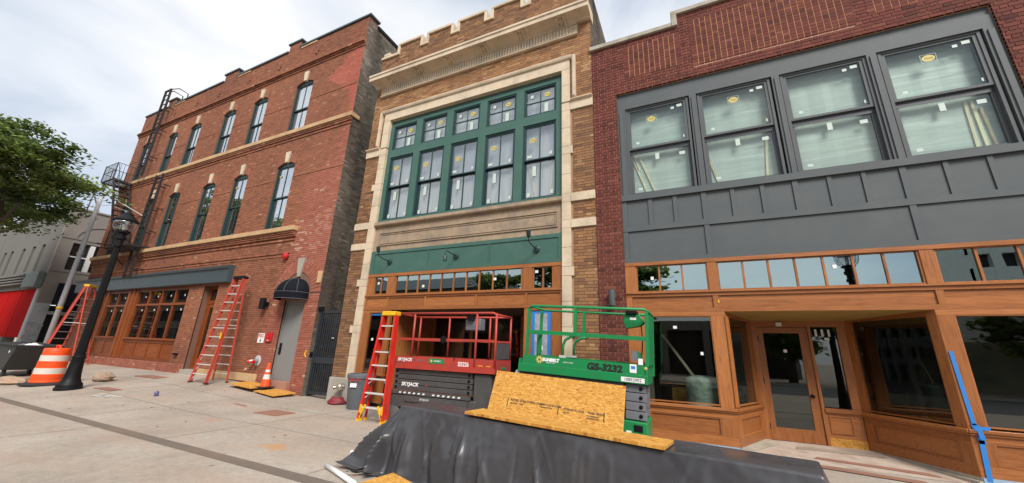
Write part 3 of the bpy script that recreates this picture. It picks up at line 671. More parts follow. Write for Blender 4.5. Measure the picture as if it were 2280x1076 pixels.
for x0, x1, sgn in ((-9.205, -8.93, -1), (-2.67, -2.44, 1)):
    blocks(x0, x1, [.68, 1.3, 1.95, 2.17, 2.75, 3.35, 3.57, 4.05, 4.54])
    blocks(x0, x1, [4.75, 5.23]); blocks(x0, x1, [5.45, 6.0, 6.57, 6.8, 7.35, 7.88]); blocks(x0, x1, [8.16, 8.7, 9.22])
    for a, b in ((6.57, 6.8), (3.35, 3.57), (1.95, 2.17)):
        if sgn > 0: MB().box(x1 + .002, x1 + .06, -.045, .1, a + .003, b - .003).build('quoin_block', lm, TB)
        else: MB().box(x0 - .12, x0 - .002, -.045, .1, a + .003, b - .003).build('quoin_block', lm, TB)
    for a, b in ((7.88, 8.12), (5.23, 5.45), (4.54, 4.75)):
        e0, e1 = (A0 - .012, x1) if sgn < 0 else (x0, A1 + .006); mid = x0 if sgn < 0 else x1
        for p, q in ((e0, mid - .003), (mid + .003, e1)): MB().box(p, q, -.046, .15, a, b).build('band_block', lm, TB, bevel=.006)
    p, q = (A0 - .012, -9.24) if sgn < 0 else (-2.41, A1 + .006)
    MB().prism([(-.046, 8.122), (-.11, 8.16), (-.11, 8.185), (.05, 8.215), (.05, 8.122)], p, q).build('band_moulding', lm, TB)
    p, q = (-9.41, -9.31) if sgn < 0 else (-2.37, -2.27)
    MB().box(p, q, -.085, .1, 8.25, 9.63).box(p + .02, q - .02, -.105, -.085, 8.27, 9.61).build('ear_moulding', lm, TB, bevel=.01)
hx = [-9.205, -8.3, -7.5, -6.65, -5.83, -5.0, -4.15, -3.35, -2.44]
for a, b in zip(hx, hx[1:]): MB().box(a + .002, b - .002, -.045, .2, 9.223, 9.52).build('lintel_block', lm, TB, bevel=.006)
MB().prism([(-.05, 9.522), (-.09, 9.545), (-.11, 9.60), (-.11, 9.63), (.05, 9.66), (.05, 9.522)], -9.309, -2.371).build('lintel_moulding', lm, TB)
for p, q in ((-9.84, -8.93), (-2.66, -1.83)): MB().box(p, q, -.06, .3, .0, .68).build('plinth', M['conc'], TB, bevel=.02)
# cornice
MB().box(-9.56, -2.2, -.05, .2, 10.33, 10.72).build('frieze', lm, TB)
fl = MB(); n = 74
for i in range(n):
    x = -9.25 + (6.75) * i / (n - 1); fl.box(x - .027, x + .027, -.078, -.05, 10.385, 10.655)
fl.build('frieze_flutes', lm, TB)
MB().box(-9.56, -2.2, -.085, -.05, 10.66, 10.718).box(-9.56, -2.2, -.08, -.05, 10.332, 10.372).build('frieze_fillet', lm, TB)
for cx in (-9.42, -2.34):
    rz = MB(); rz.box(cx - .11, cx + .11, -.07, -.05, 10.39, 10.64)
    for k in range(4): a = k * pi / 4; rz.beam((cx - .1 * cos(a), -.08, 10.515 - .1 * sin(a)), (cx + .1 * cos(a), -.08, 10.515 + .1 * sin(a)), .02, .02, (0, 1, 0))
    rz.build('frieze_rosette', lm, TB)
cov = [(.2, 10.72), (-.09, 10.721), (-.115, 10.755), (-.17, 10.785), (-.25, 10.805), (-.36, 10.82), (-.415, 10.825), (-.415, 10.80), (-.445, 10.80), (-.445, 10.93), (-.475, 10.95), (-.475, 11.02), (-.43, 11.06), (.2, 11.10)]
cs = [-9.83, -8.5, -7.17, -5.83, -4.5, -3.17, -1.80]
for a, b in zip(cs, cs[1:]): MB().prism(cov, a + .002, b - .002).build('cornice_block', lm, TB)
for cx in (-8.98, -7.75, -6.48, -5.19, -3.91, -2.63):
    b = MB()
    for dx in (-.11, .11):
        pth = [(-.09, 10.70), (-.15, 10.735), (-.25, 10.765), (-.37, 10.79), (-.37, 10.83), (-.09, 10.78)]
        b.prism(pth, cx + dx - .035, cx + dx + .035)
    b.prism([(-.10, 10.71), (-.2, 10.735), (-.3, 10.77), (-.3, 10.80), (-.1, 10.77)], cx - .03, cx + .03)
    b.beam((cx - .1, -.34, 10.79), (cx, -.13, 10.715), .03, .03).beam((cx + .1, -.34, 10.79), (cx, -.13, 10.715), .03, .03)
    b.build('cornice_bracket', lm, TB)
# merlon copings
for i in range(6):
    c = -8.5 + 1.325 * i
    MB().box(c - .56, c + .56, -.06, .46, 12.5, 12.60).build('merlon_coping', lm, TB, bevel=.012)
    for s_ in (-1, 1): MB().box(c + s_ * .535 - .05, c + s_ * .535 + .05, -.055, .455, 12.1, 12.498).build('merlon_side', lm, TB, bevel=.01)
    MB().box(c + .587, c + 1.325 - .587, -.055, .455, 12.1, 12.19).build('crenel_coping', lm, TB, bevel=.01)
MB().box(A0 - .02, -9.087, -.055, .455, 12.1, 12.19).build('crenel_coping', lm, TB); MB().box(-9.75, -9.45, -.05, .44, 12.19, 12.34).build('crenel_block', lm, TB, bevel=.03)
# spandrel stone below the green windows
MB().box(-8.93, -2.67, .03, .3, 4.45, 5.25).build('spandrel', M['mott'], TB)
MB().prism([(.03, 5.252), (-.06, 5.27), (-.08, 5.30), (-.08, 5.39), (.25, 5.40), (.25, 5.252)], -8.929, -2.671).build('window_sill', M['mott'], TB)
md = MB()
for k, (o, t, y) in enumerate(((0, .03, .0), (.06, .022, .012))):
    x0, x1, z0, z1 = -8.72 + o, -2.79 - o, 4.62 + o, 5.05 - o
    for r in ((x0, x1, z0, z0 + t), (x0, x1, z1 - t, z1), (x0, x0 + t, z0 + t, z1 - t), (x1 - t, x1, z0 + t, z1 - t)): md.box(r[0], r[1], y, .0301, r[2], r[3])
md.build('spandrel_moulding', M['mott'], TB)
# green window wall
gr, gd = M['green'], M['greend']
strips(TB, 'window_head', gr, [(-8.93, -2.67, .10, .25, 9.09, 9.22), (-8.93, -2.67, .07, .25, 8.985, 9.088)])
strips(TB, 'window_belt', gr, [(-8.93, -2.67, .06, .25, 7.77, 8.05)])
strips(TB, 'window_foot', gr, [(-8.93, -2.67, .06, .25, 5.405, 5.50)])
WX = [(-8.71 + 1.234 * i, -7.865 + 1.234 * i) for i in range(5)]
ed = [-8.93] + [v for p in WX for v in (p[0] - .07, p[1] + .07)] + [-2.67]
for i in range(0, 12, 2):
    strips(TB, 'window_post', gr, [(ed[i], ed[i + 1], .06, .25, 5.501, 7.769), (ed[i], ed[i + 1], .06, .25, 8.051, 8.984)])
for wi, (a, b) in enumerate(WX):
    def casing(name, c, d):
        f = MB(); x0, x1 = a - .068, b + .068
        f.box(x0, a - .03, .09, .27, c, d).box(b + .03, x1, .09, .27, c, d).box(a - .03, b + .03, .09, .27, d - .04, d).box(a - .03, b + .03, .09, .27, c, c + .04)
        return f.build(name, gd, TB)
    def sash(Wn, c, d, y, rows, lab):
        f = MB(); t = .035
        f.box(a - .03, a + .01, y, y + .045, c, d).box(b - .01, b + .03, y, y + .045, c, d).box(a + .01, b - .01, y, y + .045, d - t, d).box(a + .01, b - .01, y, y + .045, c, c + t)
        xm = (a + b) / 2; f.box(xm - .013, xm + .013, y + .004, y + .04, c + t, d - t)
        if rows == 2: zm = (c + d) / 2; f.box(a + .01, xm - .013, y + .004, y + .04, zm - .013, zm + .013).box(xm + .013, b - .01, y + .004, y + .04, zm - .013, zm + .013)
        f.build('sash', gd, Wn)
        for p, q in ((a + .01, xm - .013), (xm + .013, b - .01)):
            zz = [(c + t, (c + d) / 2 - .013), ((c + d) / 2 + .013, d - t)] if rows == 2 else [(c + t, d - t)]
            for e0, e1 in zz: MB().box(p, q, y + .018, y + .023, e0, e1).build('pane', M['glassL'], Wn)
    def film(Wn, c, d, y):
        f = MB(); nx = 14
        for i in range(nx):
            u0, u1 = a - .05 + (b - a + .1) * i / nx, a - .05 + (b - a + .1) * (i + 1) / nx
            f.poly([(u0, y + .005 * sin(i * 2.3 + wi), c), (u1, y + .005 * sin(i * 2.3 + 2.3 + wi), c), (u1, y + .006 * sin(i * 2.1 + 2.1), d), (u0, y + .006 * sin(i * 2.1), d)])
        f.build('protective_film', M['filmG'], Wn, smooth=True)
    Wt = casing('top_window', 8.055, 8.98); sash(Wt, 8.095, 8.94, .12, 2, 0); film(Wt, 8.06, 8.97, .26)
    sticker(Wt, b - .21, 8.70, .117, .075, True); strips(Wt, 'glass_label', M['mint'], [(a + .12, a + .21, .115, .117, 8.68, 8.78), (b - .3, b - .18, .115, .117, 8.14, 8.42)])
    Wd = casing('double_hung_window', 5.505, 7.765); sash(Wd, 6.66, 7.725, .11, 1, 0); sash(Wd, 5.545, 6.68, .165, 1, 1); film(Wd, 5.51, 7.75, .28)
    MB().box(a - .03, b + .03, .156, .164, 6.60, 6.659).build('meeting_rail', M['black'], Wd)
    sticker(Wd, a + .22, [7.35, 7.25, 7.2, 7.3, 7.28][wi], .107, .075, True)
    strips(Wd, 'glass_label', M['mint'], [(a + .06, a + .2, .107, .109, 6.74, 6.82), (b - .13, b - .06, .107, .109, 6.75, 6.85), (a + .2, a + .31, .162, .164, 6.2, 6.5), (a + .05, a + .15, .162, .164, 5.6, 5.72), (b - .12, b - .04, .162, .164, 5.62, 5.73)])
for p, q in (((-8.5, .262, 6.6), (-8.35, .262, 5.6)), ((-3.68, .262, 6.5), (-3.5, .262, 5.6)), ((-3.02, .262, 6.5), (-3.1, .262, 5.6))): MB().beam(p, q, .05, .03, (0, 1, 0)).build('timber_brace', M['pine'], TB)
# sign board
strips(TB, 'sign_rail', gr, [(-8.92, -2.67, .0, .2, 4.345, 4.445), (-8.92, -2.67, .0, .2, 3.72, 3.815)])
sx = [(-8.92, -8.78), (-6.735, -6.705), (-4.715, -4.685), (-2.78, -2.67)]
strips(TB, 'sign_stile', gr, [(a, b, .0, .2, 3.816, 4.344) for a, b in sx])
strips(TB, 'sign_panel', gr, [(a[1] + .001, b[0] - .001, .022, .2, 3.816, 4.344) for a, b in zip(sx, sx[1:])])
for i, x in enumerate((-8.14, -5.74, -3.34)):
    L_ = thing('gooseneck_lamp', ['dark green gooseneck lamp with head turned up, left end of green sign board', 'dark green gooseneck lamp with head hanging down in middle of green sign board', 'dark green gooseneck lamp with head turned up, right end of green sign board'][i], 'lamp', (x, -.003, 4.08), group='gooseneck lamps on the green sign board')
    MB().lathe([(.085, 0), (.085, .02), (.06, .035), (0, .04)], (x, -.003, 4.08), 16, M=Matrix.Rotation(pi / 2, 4, 'X')).build('mount', gd, L_, autos=True)
    up = i != 1
    pts = [(x, -.03, 4.08), (x - .02, -.25, 4.11), (x - .03, -.42, 4.15 if up else 4.12), (x - .03, -.47, 4.2 if up else 4.1), (x - .02, -.48, 4.26 if up else 3.98)]
    MB().tube(pts, .014, 8).build('arm', gd, L_, smooth=True)
    h = (x - .02, -.48, 4.25 if up else 3.99); s_ = 1 if up else -1
    MB().lathe([(.03, 0), (.05, .03 * s_), (.055, .16 * s_), (.045, .165 * s_), (0, .15 * s_)], h, 14, M=Matrix.Rotation(.25 if up else 0, 4, 'X')).build('head', gd, L_, autos=True)
# cedar storefront of the tan building
strips(TB, 'transom_head', wd, [(-8.925, -2.67, .0, .14, 3.625, 3.715)])
TT = [transom(TB, -8.63, -8.14, 3.11, 3.61, 2, wz), transom(TB, -7.81, -3.755, 3.10, 3.615, 10, wz), transom(TB, -3.415, -2.935, 3.10, 3.615, 2, wz)]
for t, x, z in ((TT[0], -8.55, 3.4), (TT[1], -6.85, 3.25), (TT[1], -4.55, 3.35), (TT[2], -3.39, 3.48)): MB().box(x, x + .08, .05, .052, z, z + .07).build('glass_label', M['white'], t)
strips(TB, 'transom_stile', wz, [(-8.925, -8.665, .01, .14, 3.07, 3.624), (-8.105, -7.845, .01, .14, 3.07, 3.624), (-3.72, -3.45, .01, .14, 3.07, 3.624), (-2.90, -2.67, .01, .14, 3.07, 3.624)])
for x in (-3.66, -3.6, -3.54): MB().box(x, x + .03, .003, .0098, 3.08, 3.62).build('reed', wz, TB)
strips(TB, 'sill_rail', wd, [(-8.925, -2.67, -.03, .14, 3.03, 3.069), (-8.925, -2.67, .0, .14, 2.975, 3.029)])
fx = [(-8.925, -8.86), (-8.05, -8.0), (-6.68, -6.63), (-5.04, -4.99), (-3.62, -3.57), (-2.72, -2.67)]
strips(TB, 'fascia_stile', wz, [(a, b, .0, .14, 2.72, 2.974) for a, b in fx])
strips(TB, 'fascia_panel', wd, [(a[1] + .001, b[0] - .001, .025, .14, 2.72, 2.974) for a, b in zip(fx, fx[1:])])
strips(TB, 'fascia_rail', wd, [(-8.925, -2.67, .0, .16, 2.625, 2.719)])
bayrun(TB, (-8.925, .01), (-7.86, .01), (.27, .735), 0, z_top=2.62, gz=(.88, 2.55), sill=.77)
bayrun(TB, (-3.64, .01), (-2.672, .01), (.17, .70), 0, z_top=2.62, gz=(.88, 2.57), sill=.77)
MB().box(-8.66, -8.19, .049, .051, 2.47, 2.55).build('masking_tape', M['blue'], TB)
MB().box(-8.5, -8.43, .049, .052, 1.75, 1.82).build('glass_label', M['white'], TB)
MB().box(-3.47, -2.94, .035, .05, 2.49, 2.585).box(-3.47, -3.37, .035, .05, .9, 2.4899).box(-3.05, -2.94, .035, .05, .9, 2.4899).build('masking_tape', M['blue'], TB)
MB().box(-3.37, -3.05, .038, .05, .9, 2.4899).build('plastic_sheet', M['plast'], TB); MB().box(-3.21, -3.16, .034, .037, 1.65, 1.75).build('paper_label', M['white'], TB)
# recessed entrance
MB().box(-7.86, -7.80, .15, 2.2, .0, 2.62).build('recess_wall', wz, TB); MB().box(-3.70, -3.64, .15, 2.2, .0, 2.62).build('recess_wall', wz, TB)
MB().box(-7.86, -3.64, .165, 2.3, 2.64, 2.70).build('soffit', M['brown'], TB)
for x in (-7.8, -6.35, -5.55, -4.6, -3.8): MB().box(x, x + .1, 2.0, 2.1, .0, 2.62).build('entrance_post', wz, TB)
strips(TB, 'entrance_rail', wd, [(-7.7, -3.8, 2.02, 2.09, .0, .7)])
for a, b in ((-7.7, -6.35), (-6.25, -5.55), (-5.45, -4.6), (-4.5, -3.8)): MB().box(a, b, 2.045, 2.05, .7, 2.62).build('pane', M['glass'], TB)
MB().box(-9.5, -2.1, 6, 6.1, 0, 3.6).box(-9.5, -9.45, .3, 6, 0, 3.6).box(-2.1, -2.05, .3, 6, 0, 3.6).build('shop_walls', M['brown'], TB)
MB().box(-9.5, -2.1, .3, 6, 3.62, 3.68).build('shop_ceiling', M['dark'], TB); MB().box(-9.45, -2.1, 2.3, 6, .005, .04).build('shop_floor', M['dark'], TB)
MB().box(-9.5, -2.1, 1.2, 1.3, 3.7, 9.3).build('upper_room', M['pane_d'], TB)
SP = thing('standpipe', 'brass standpipe connection on the pale concrete plinth', 'fire valve', (-9.22, -.06, .45))
MB().lathe([(.1, 0), (.1, .02), (.05, .03), (.05, .09), (.08, .1), (.085, .16), (.06, .2), (.0, .21)], (-9.22, -.06, .45), 16, M=Matrix.Rotation(pi / 2, 4, 'X')).build('body', M['chrome'], SP, autos=True)
for dx in (-.09, .09): MB().tube([(-9.22, -.17, .45), (-9.22 + dx, -.22, .44), (-9.22 + dx * 1.5, -.29, .42)], [.045, .045, .05], 12).build('outlet', M['chrome'], SP, autos=True)

# ================================================================= LEFT BUILDING
LB = thing('red_brick_building', 'three storey red brick building with fire escape, slate canopy and keystone windows', 'building', (-20.4, 0, 0))
B0, B1, TOP = -29.75, -10.98, 14.78
CX = [-28.2, -25.22, -22.92, -19.87, -17.40, -14.35]
HW = [.53, .49, .53, .53, .53, .55]
holes = []
for c, h in zip(CX, HW): holes += [(c - h, c + h, 10.12, 12.48), (c - h, c + h, 5.74, 8.5)]
holes += [(-27.3, -19.07, -.1, 3.85), (-17.95, -16.93, -.1, 3.72), (-12.67, -11.63, -.1, 3.3), (B0 - .1, B1 + .1, 9.94, 10.12), (B0 - .1, -12.78, 5.55, 5.73), (-16.92, -13.34, .3, .55)]
def inarch(u, z):      # segmental heads of the windows and the brick arch over the grey door
    for c, h in zip(CX, HW):
        for zt in (12.48, 8.5):
            if abs(u - c) < h + .02 and zt - .05 < z < zt + .17 * (1 - ((u - c) / h) ** 2) + .03: return False
            if abs(u - c) < .16 and zt < z < zt + .62: return False
    if z > 3.2 and (u + 12.2) ** 2 + (z - 3.25) ** 2 < 1.2 ** 2: return False
    return True
bk = lay(B0, B1, -.05, TOP, .0745, .212, .010, 'common', holes, inarch)
for a, b in ((-27.2, -26.4), (-21.4, -20.25), (-16.15, -15.35)): bk += lay(a, b, TOP + .005, 15.2, .0745, .212, .01, 'common')
def edge(z):
    pts = [(-1, -13.3), (3.2, -13.4), (4.6, -13.0), (5.6, -12.75), (7.7, -12.9), (8.3, -11.5), (9.9, -11.35), (10.2, -11.15), (11.2, -11.3), (12.1, -12.75), (12.4, -12.5), (13.1, -11.9), (13.3, -11.6), (13.35, -10), (16, -10)]
    for (a, x), (b, y) in zip(pts, pts[1:]):
        if a <= z < b: return x + (y - x) * (z - a) / (b - a)
    return 0
rr = random.Random(11); zig = {}
def pick_l(u, z):
    k = int(z / .0745); 
    if k not in zig: zig[k] = rr.uniform(-.14, .14)
    return (2 if z > 10 else 1) if u > edge(z) + zig[k] else 0
def tone_l(u, z):
    t = .5 + .12 * sin(u * .7 + z * .5)
    if u > -13 and 4.6 < z < 6 and rr.random() < .2: t = .95
    if rr.random() < .02: t = .9
    if z > 13.6: t -= .12
    return t
w = MB()
prev = None
w.box(B0, B1, .012, .45, 12.66, TOP); w.box(B0, B1, .012, .45, 8.68, 10.12); w.box(B0, B1, .012, .45, 3.85, 5.74)
xs = [B0] + [v for c, h in zip(CX, HW) for v in (c - h, c + h)] + [B1]
for i in range(0, len(xs), 2):
    for z0, z1 in ((10.12, 12.66), (5.74, 8.68)): w.box(xs[i], xs[i + 1], .012, .45, z0, z1)
w.box(B0, -27.3, .012, .45, -.1, 3.85).box(-19.07, -17.95, .012, .45, -.1, 3.85).box(-17.95, -16.93, .012, .45, 3.72, 3.85).box(-16.93, -12.67, .012, .45, -.1, 3.85).box(-12.67, -11.63, .012, .45, 3.0, 3.85).box(-11.63, B1, .012, .45, -.1, 3.85)
for a, b in ((-27.2, -26.4), (-21.4, -20.25), (-16.15, -15.35)): w.box(a + .01, b - .01, .012, .45, TOP, 15.2)
w.box(B1 - .3, B1 - .012, .45, 16, -.1, 14.6).box(B0, B0 + .3, .45, 16, -.1, 14.6).box(B0 + .3, B1 - .3, 15.6, 16, -.1, 14.6).box(B0 + .3, B1 - .3, .45, 15.6, 14.0, 14.2)
w.build('wall', M['red_m'], LB)
brickwork(LB, bk, [M['red'], M['pink'], M['pink2']], 0., pick=pick_l, tone=tone_l, n_ind=300, sig=.17)
sw = lay(.0, 6.5, .0, 14.55, .0745, .212, .010, 'common')
MB().box(B1 - .011, B1 - .009, .0, 16, -.1, 14.55).build('side_mortar', M['gry_m'], LB)
brickwork(LB, sw, [M['gry']], side=B1, n_ind=0, tone=lambda u, z: .5 + .25 * sin(z * 1.1 + u * 3) - (.2 if .35 < u < .75 else 0) + (.18 if z > 12.5 else 0), depth=.009)
for k in range(8): MB().box(B1 - .4, B1 + .05, .46 + k * 1.9, .46 + (k + 1) * 1.9 - .004, 14.56, 14.70).build('side_coping', M['black'], LB)
# parapet coping
for a, b, z in ((B0, -27.25, TOP), (-26.35, -21.45, TOP), (-20.2, -16.2, TOP), (-15.3, B1 + .05, TOP + .02), (-27.25, -26.35, 15.2), (-21.45, -20.2, 15.2), (-16.2, -15.3, 15.2)):
    MB().box(a - .04, b + .04, -.06, .5, z, z + .09).build('parapet_coping', M['canopy'], LB, bevel=.01)
for a in (-26.3, -20.15, -15.25): MB().box(a, a + 1.1, -.03, .48, TOP - .09, TOP - .002).build('parapet_stone', M['sand'], LB)
def course(name, x0, x1, z0, z1, y, mt): MB().box(x0, x1, y, .0, z0, z1).build(name, mt, LB)
rb_ = M['red']
def corbel(x0, x1, rows):
    for (z0, z1, y) in rows:
        b = MB(); n = int((x1 - x0) / .222); rd = random.Random(int(z0 * 100))
        for i in range(n): b.box(x0 + (x1 - x0) * i / n + .004, x0 + (x1 - x0) * (i + 1) / n - .004, y - rd.uniform(0, .004), .01, z0 + .004, z1 - .004, 0, min(1, max(0, rd.gauss(.42, .22))))
        b.build('corbel_course', rb_, LB, kind='stuff')
corbel(B0 - .06, B1 + .03, [(13.53, 13.6, -.09), (13.46, 13.53, -.13), (13.39, 13.46, -.07), (13.30, 13.37, -.035)])
corbel(B0 - .06, B1 + .02, [(9.87, 9.94, -.07), (9.8, 9.87, -.045), (9.66, 9.73, -.03)])
corbel(B0 - .06, -12.82, [(5.48, 5.55, -.13), (5.41, 5.48, -.10), (5.34, 5.41, -.07), (5.2, 5.27, -.04)]); corbel(B0, -12.95, [(4.72, 4.79, -.03), (4.6, 4.67, -.02)])
sg_ = [B0 - .1, -27.9, -25.6, -23.2, -20.9, -18.6, -16.2, -13.7, B1 + .06]
for a, b in zip(sg_, sg_[1:]): MB().box(a + .002, b - .002, -.11, .3, 9.945, 10.118).build('stone_band', M['sand'], LB, bevel=.012)
sg_ = [B0 - .12, -27.4, -25.0, -22.6, -20.2, -17.8, -15.3, -12.78]
for a, b in zip(sg_, sg_[1:]): MB().box(a + .002, b - .002, -.19, .3, 5.555, 5.728).build('stone_ledge', M['sand'], LB, bevel=.015)
for z in (11.52, 7.9):
    b0 = B0
    for c, h in list(zip(CX, HW)) + [(B1 + .5, .5)]:
        MB().box(b0, c - h - .02, -.018, .0, z, z + .065).build('string_course', rb_, LB); b0 = c + h + .02
for x in (-29.1, -26.0, -23.7, -21.6, -19.0, -16.6, -14.0):      # small brick crosses below the parapet
    MB().box(x - .05, x + .05, -.035, .01, 13.95, 14.25, 0, .3).box(x - .14, x - .05, -.035, .01, 14.03, 14.11, 0, .25).box(x + .05, x + .14, -.035, .01, 14.09, 14.17, 0, .25).build('brick_cross', rb_, LB)
# windows with segmental heads
sashm = M['greend']
for c, h in zip(CX, HW):
    for z0, zt, up in ((10.12, 12.48, True), (5.74, 8.5, False)):
        arc = [(c + h * (1 - 2 * k / 12), zt + .17 * (1 - (1 - 2 * k / 12) ** 2)) for k in range(13)]
        fr = MB(); y0, y1 = .06, .22; fw = .06
        fr.box(c - h, c - h + fw, y0, y1, z0, zt).box(c + h - fw, c + h, y0, y1, z0, zt).box(c - h + fw, c + h - fw, y0, y1, z0, z0 + .09)
        fr.prism(arc + [(c - h, zt - .02), (c + h, zt - .02)], y0 + .002, y1, 'y')
        W_ = fr.build('window', sashm, LB)
        zm = z0 + (zt - z0) * (.47 if up else .5); a, b = c - h + fw, c + h - fw
        for lo, hi, y in ((zm, zt - .02, .085), (z0 + .09, zm + .04, .13)):
            s = MB(); t = .05
            s.box(a, a + t, y, y + .045, lo, hi).box(b - t, b, y, y + .045, lo, hi).box(a + t, b - t, y, y + .045, hi - t, hi).box(a + t, b - t, y, y + .045, lo, lo + t).box(c - .016, c + .016, y + .002, y + .043, lo + t, hi - t)
            s.build('sash', sashm, W_)
            for p, q in ((a + t, c - .016), (c + .016, b - t)): MB().box(p, q, y + .018, y + .023, lo + t, hi - t).build('pane', M['glassW'], W_)
        MB().box(c - h, c + h, .225, .23, z0, zt + .15).build('blind', M['blind'], W_)
        for sgn in (-1, 1): MB().box(c + sgn * h - .001, c + sgn * h + .001, -.001, .06, z0, zt).build('reveal', M['red_m'], W_)
        # arch of brick voussoirs, keystone
        n = 9
        for k in range(n):
            t0, t1 = -1 + 2 * k / n, -1 + 2 * (k + 1) / n
            if abs((t0 + t1) / 2) < .28: continue
            p = [(c + h * t, zt + .17 * (1 - t * t)) for t in (t0 + .012, t1 - .012)]
            o = [(c + h * t * 1.16, zt + .17 * (1 - t * t) + .30) for t in (t1 - .012, t0 + .012)]
            MB().prism(p + o, -.012, .15, 'y', 0, rr.uniform(.25, .7)).build('voussoir', rb_, LB)
        MB().prism([(c - .085, zt + .14), (c + .085, zt + .14), (c + .14, zt + .62), (c - .14, zt + .62)], -.05, .16, 'y').build('keystone', M['lime'], LB, bevel=.008)
        if not up and c > -18:
            MB().prism([(a + .15 + .06 * cos(k * pi / 6), zt - .4 + .045 * sin(k * pi / 6)) for k in range(12)], .081, .083, 'y').build('round_sticker', M['yellow'], W_)
# canopy over the storefront
cp = [(.05, 3.79), (-.15, 3.77), (-.18, 3.80), (-.20, 4.30), (-.26, 4.33), (-.28, 4.42), (-.05, 4.47), (.05, 4.47)]
cxs = [-30.3, -27.8, -25.4, -23.0, -20.6, -18.3, -16.15]
for a, b in zip(cxs, cxs[1:]): MB().prism(cp, a + .003, b - .003).build('canopy', M['canopy'], LB)
# mahogany shop window
mx_, mz_ = M['mah'], M['mahz']
def bay(x0, x1, n, zt=3.68):
    strips(LB, 'window_head', mx_, [(x0, x1, .04, .2, 3.64, 3.85)]); strips(LB, 'window_mid_rail', mx_, [(x0, x1, .04, .2, 2.985, 3.075)])
    strips(LB, 'window_sill', mx_, [(x0, x1, -.03, .2, 1.50, 1.58)]); strips(LB, 'base_rail', mx_, [(x0, x1, .04, .2, 1.38, 1.499), (x0, x1, .04, .2, .66, .80)])
    for i in range(n + 1):
        x = x0 + (x1 - x0) * i / n; a, b = max(x0, x - .045), min(x1, x + .045)
        if i == 0: b = x0 + .09
        if i == n: a = x1 - .09
        strips(LB, 'window_mullion', mz_, [(a, b, .045, .19, 1.581, 2.984), (a, b, .045, .19, 3.076, 3.639), (a, b, .045, .19, .801, 1.379)])
    for i in range(n):
        a = x0 + (x1 - x0) * i / n + .05; b = x0 + (x1 - x0) * (i + 1) / n - .05
        strips(LB, 'base_panel', mx_, [(a, b, .07, .18, .801, 1.379)])
        MB().box(a, b, .10, .106, 1.581, 2.984).build('pane', M['glass'], LB); MB().box(a, b, .10, .106, 3.076, 3.639).build('pane', M['glass'], LB)
        for z in (2.75, 3.36): MB().box((a + b) / 2 + .08, (a + b) / 2 + .15, .097, .099, z, z + .08).build('glass_label', M['white'], LB)
        if i % 2 == 0: MB().box(a + .15, b - .2, 1.5, 1.52, .5, 2.5 + .2 * sin(i * 3)).build('hanging_sheet', M['sgry'], LB)
bay(-23.55, -19.07, 4); bay(-26.55, -24.5, 2)
strips(LB, 'window_post', mz_, [(-24.499, -23.551, .02, .2, .66, 3.85), (-27.3, -26.551, .02, .2, .66, 3.85)]); strips(LB, 'post_trim', mz_, [(-24.3, -24.2, -.01, .02, .7, 3.8), (-23.9, -23.8, -.01, .02, .7, 3.8), (-27.0, -26.9, -.01, .02, .7, 3.8)])
pl = lay(-27.5, -17.96, .0, .655, .0745, .212, .01, 'common'); MB().box(-27.5, -17.96, -.06, .3, -.1, .65).build('plinth', M['pink_m'], LB); brickwork(LB, pl, [M['pink']], -.075, depth=.02, n_ind=0, tone=lambda u, z: .55)
DL = MB(); DL.box(-17.94, -17.80, .22, .3, .48, 3.70).box(-17.08, -16.94, .22, .3, .48, 3.70).box(-17.80, -17.08, .22, .3, 3.0, 3.14).box(-17.80, -17.08, .22, .3, 3.6, 3.70).box(-17.80, -17.08, .22, .3, .48, .62)
DLo = DL.build('shop_door', mz_, LB)
dl = MB(); dl.box(-17.79, -17.66, .24, .29, .63, 2.99).box(-17.22, -17.09, .24, .29, .63, 2.99).box(-17.66, -17.22, .24, .29, .63, .88).box(-17.66, -17.22, .24, .29, 2.85, 2.99); dl.build('door_leaf', mz_, DLo)
MB().box(-17.66, -17.22, .26, .266, .88, 2.85).build('pane', M['glass'], DLo); MB().box(-17.8, -17.08, .26, .266, 3.14, 3.6).build('pane', M['glass'], DLo)
for z, h_ in ((1.1, .3), (2.4, .07), (3.36, .07)): MB().box(-17.45, -17.38, .256, .258, z, z + h_).build('glass_label', M['white'], DLo)
MB().box(-17.95, -16.93, -.1, .3, .2, .478).build('door_step', M['conc'], LB)
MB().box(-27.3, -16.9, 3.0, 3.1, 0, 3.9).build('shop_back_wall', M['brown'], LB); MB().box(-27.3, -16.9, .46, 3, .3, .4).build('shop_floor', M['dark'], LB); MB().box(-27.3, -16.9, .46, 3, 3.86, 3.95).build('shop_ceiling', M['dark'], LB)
MB().box(-16.92, -15.2, -.035, .2, .3, .548).build('stone_block', M['sand'], LB, bevel=.01); MB().box(-15.195, -13.34, -.035, .2, .3, .548).build('stone_block', M['sand'], LB, bevel=.01)
MB().box(-18.75, -18.55, -.12, -.0, .98, 1.04).build('pipe_stub', M['black'], LB)
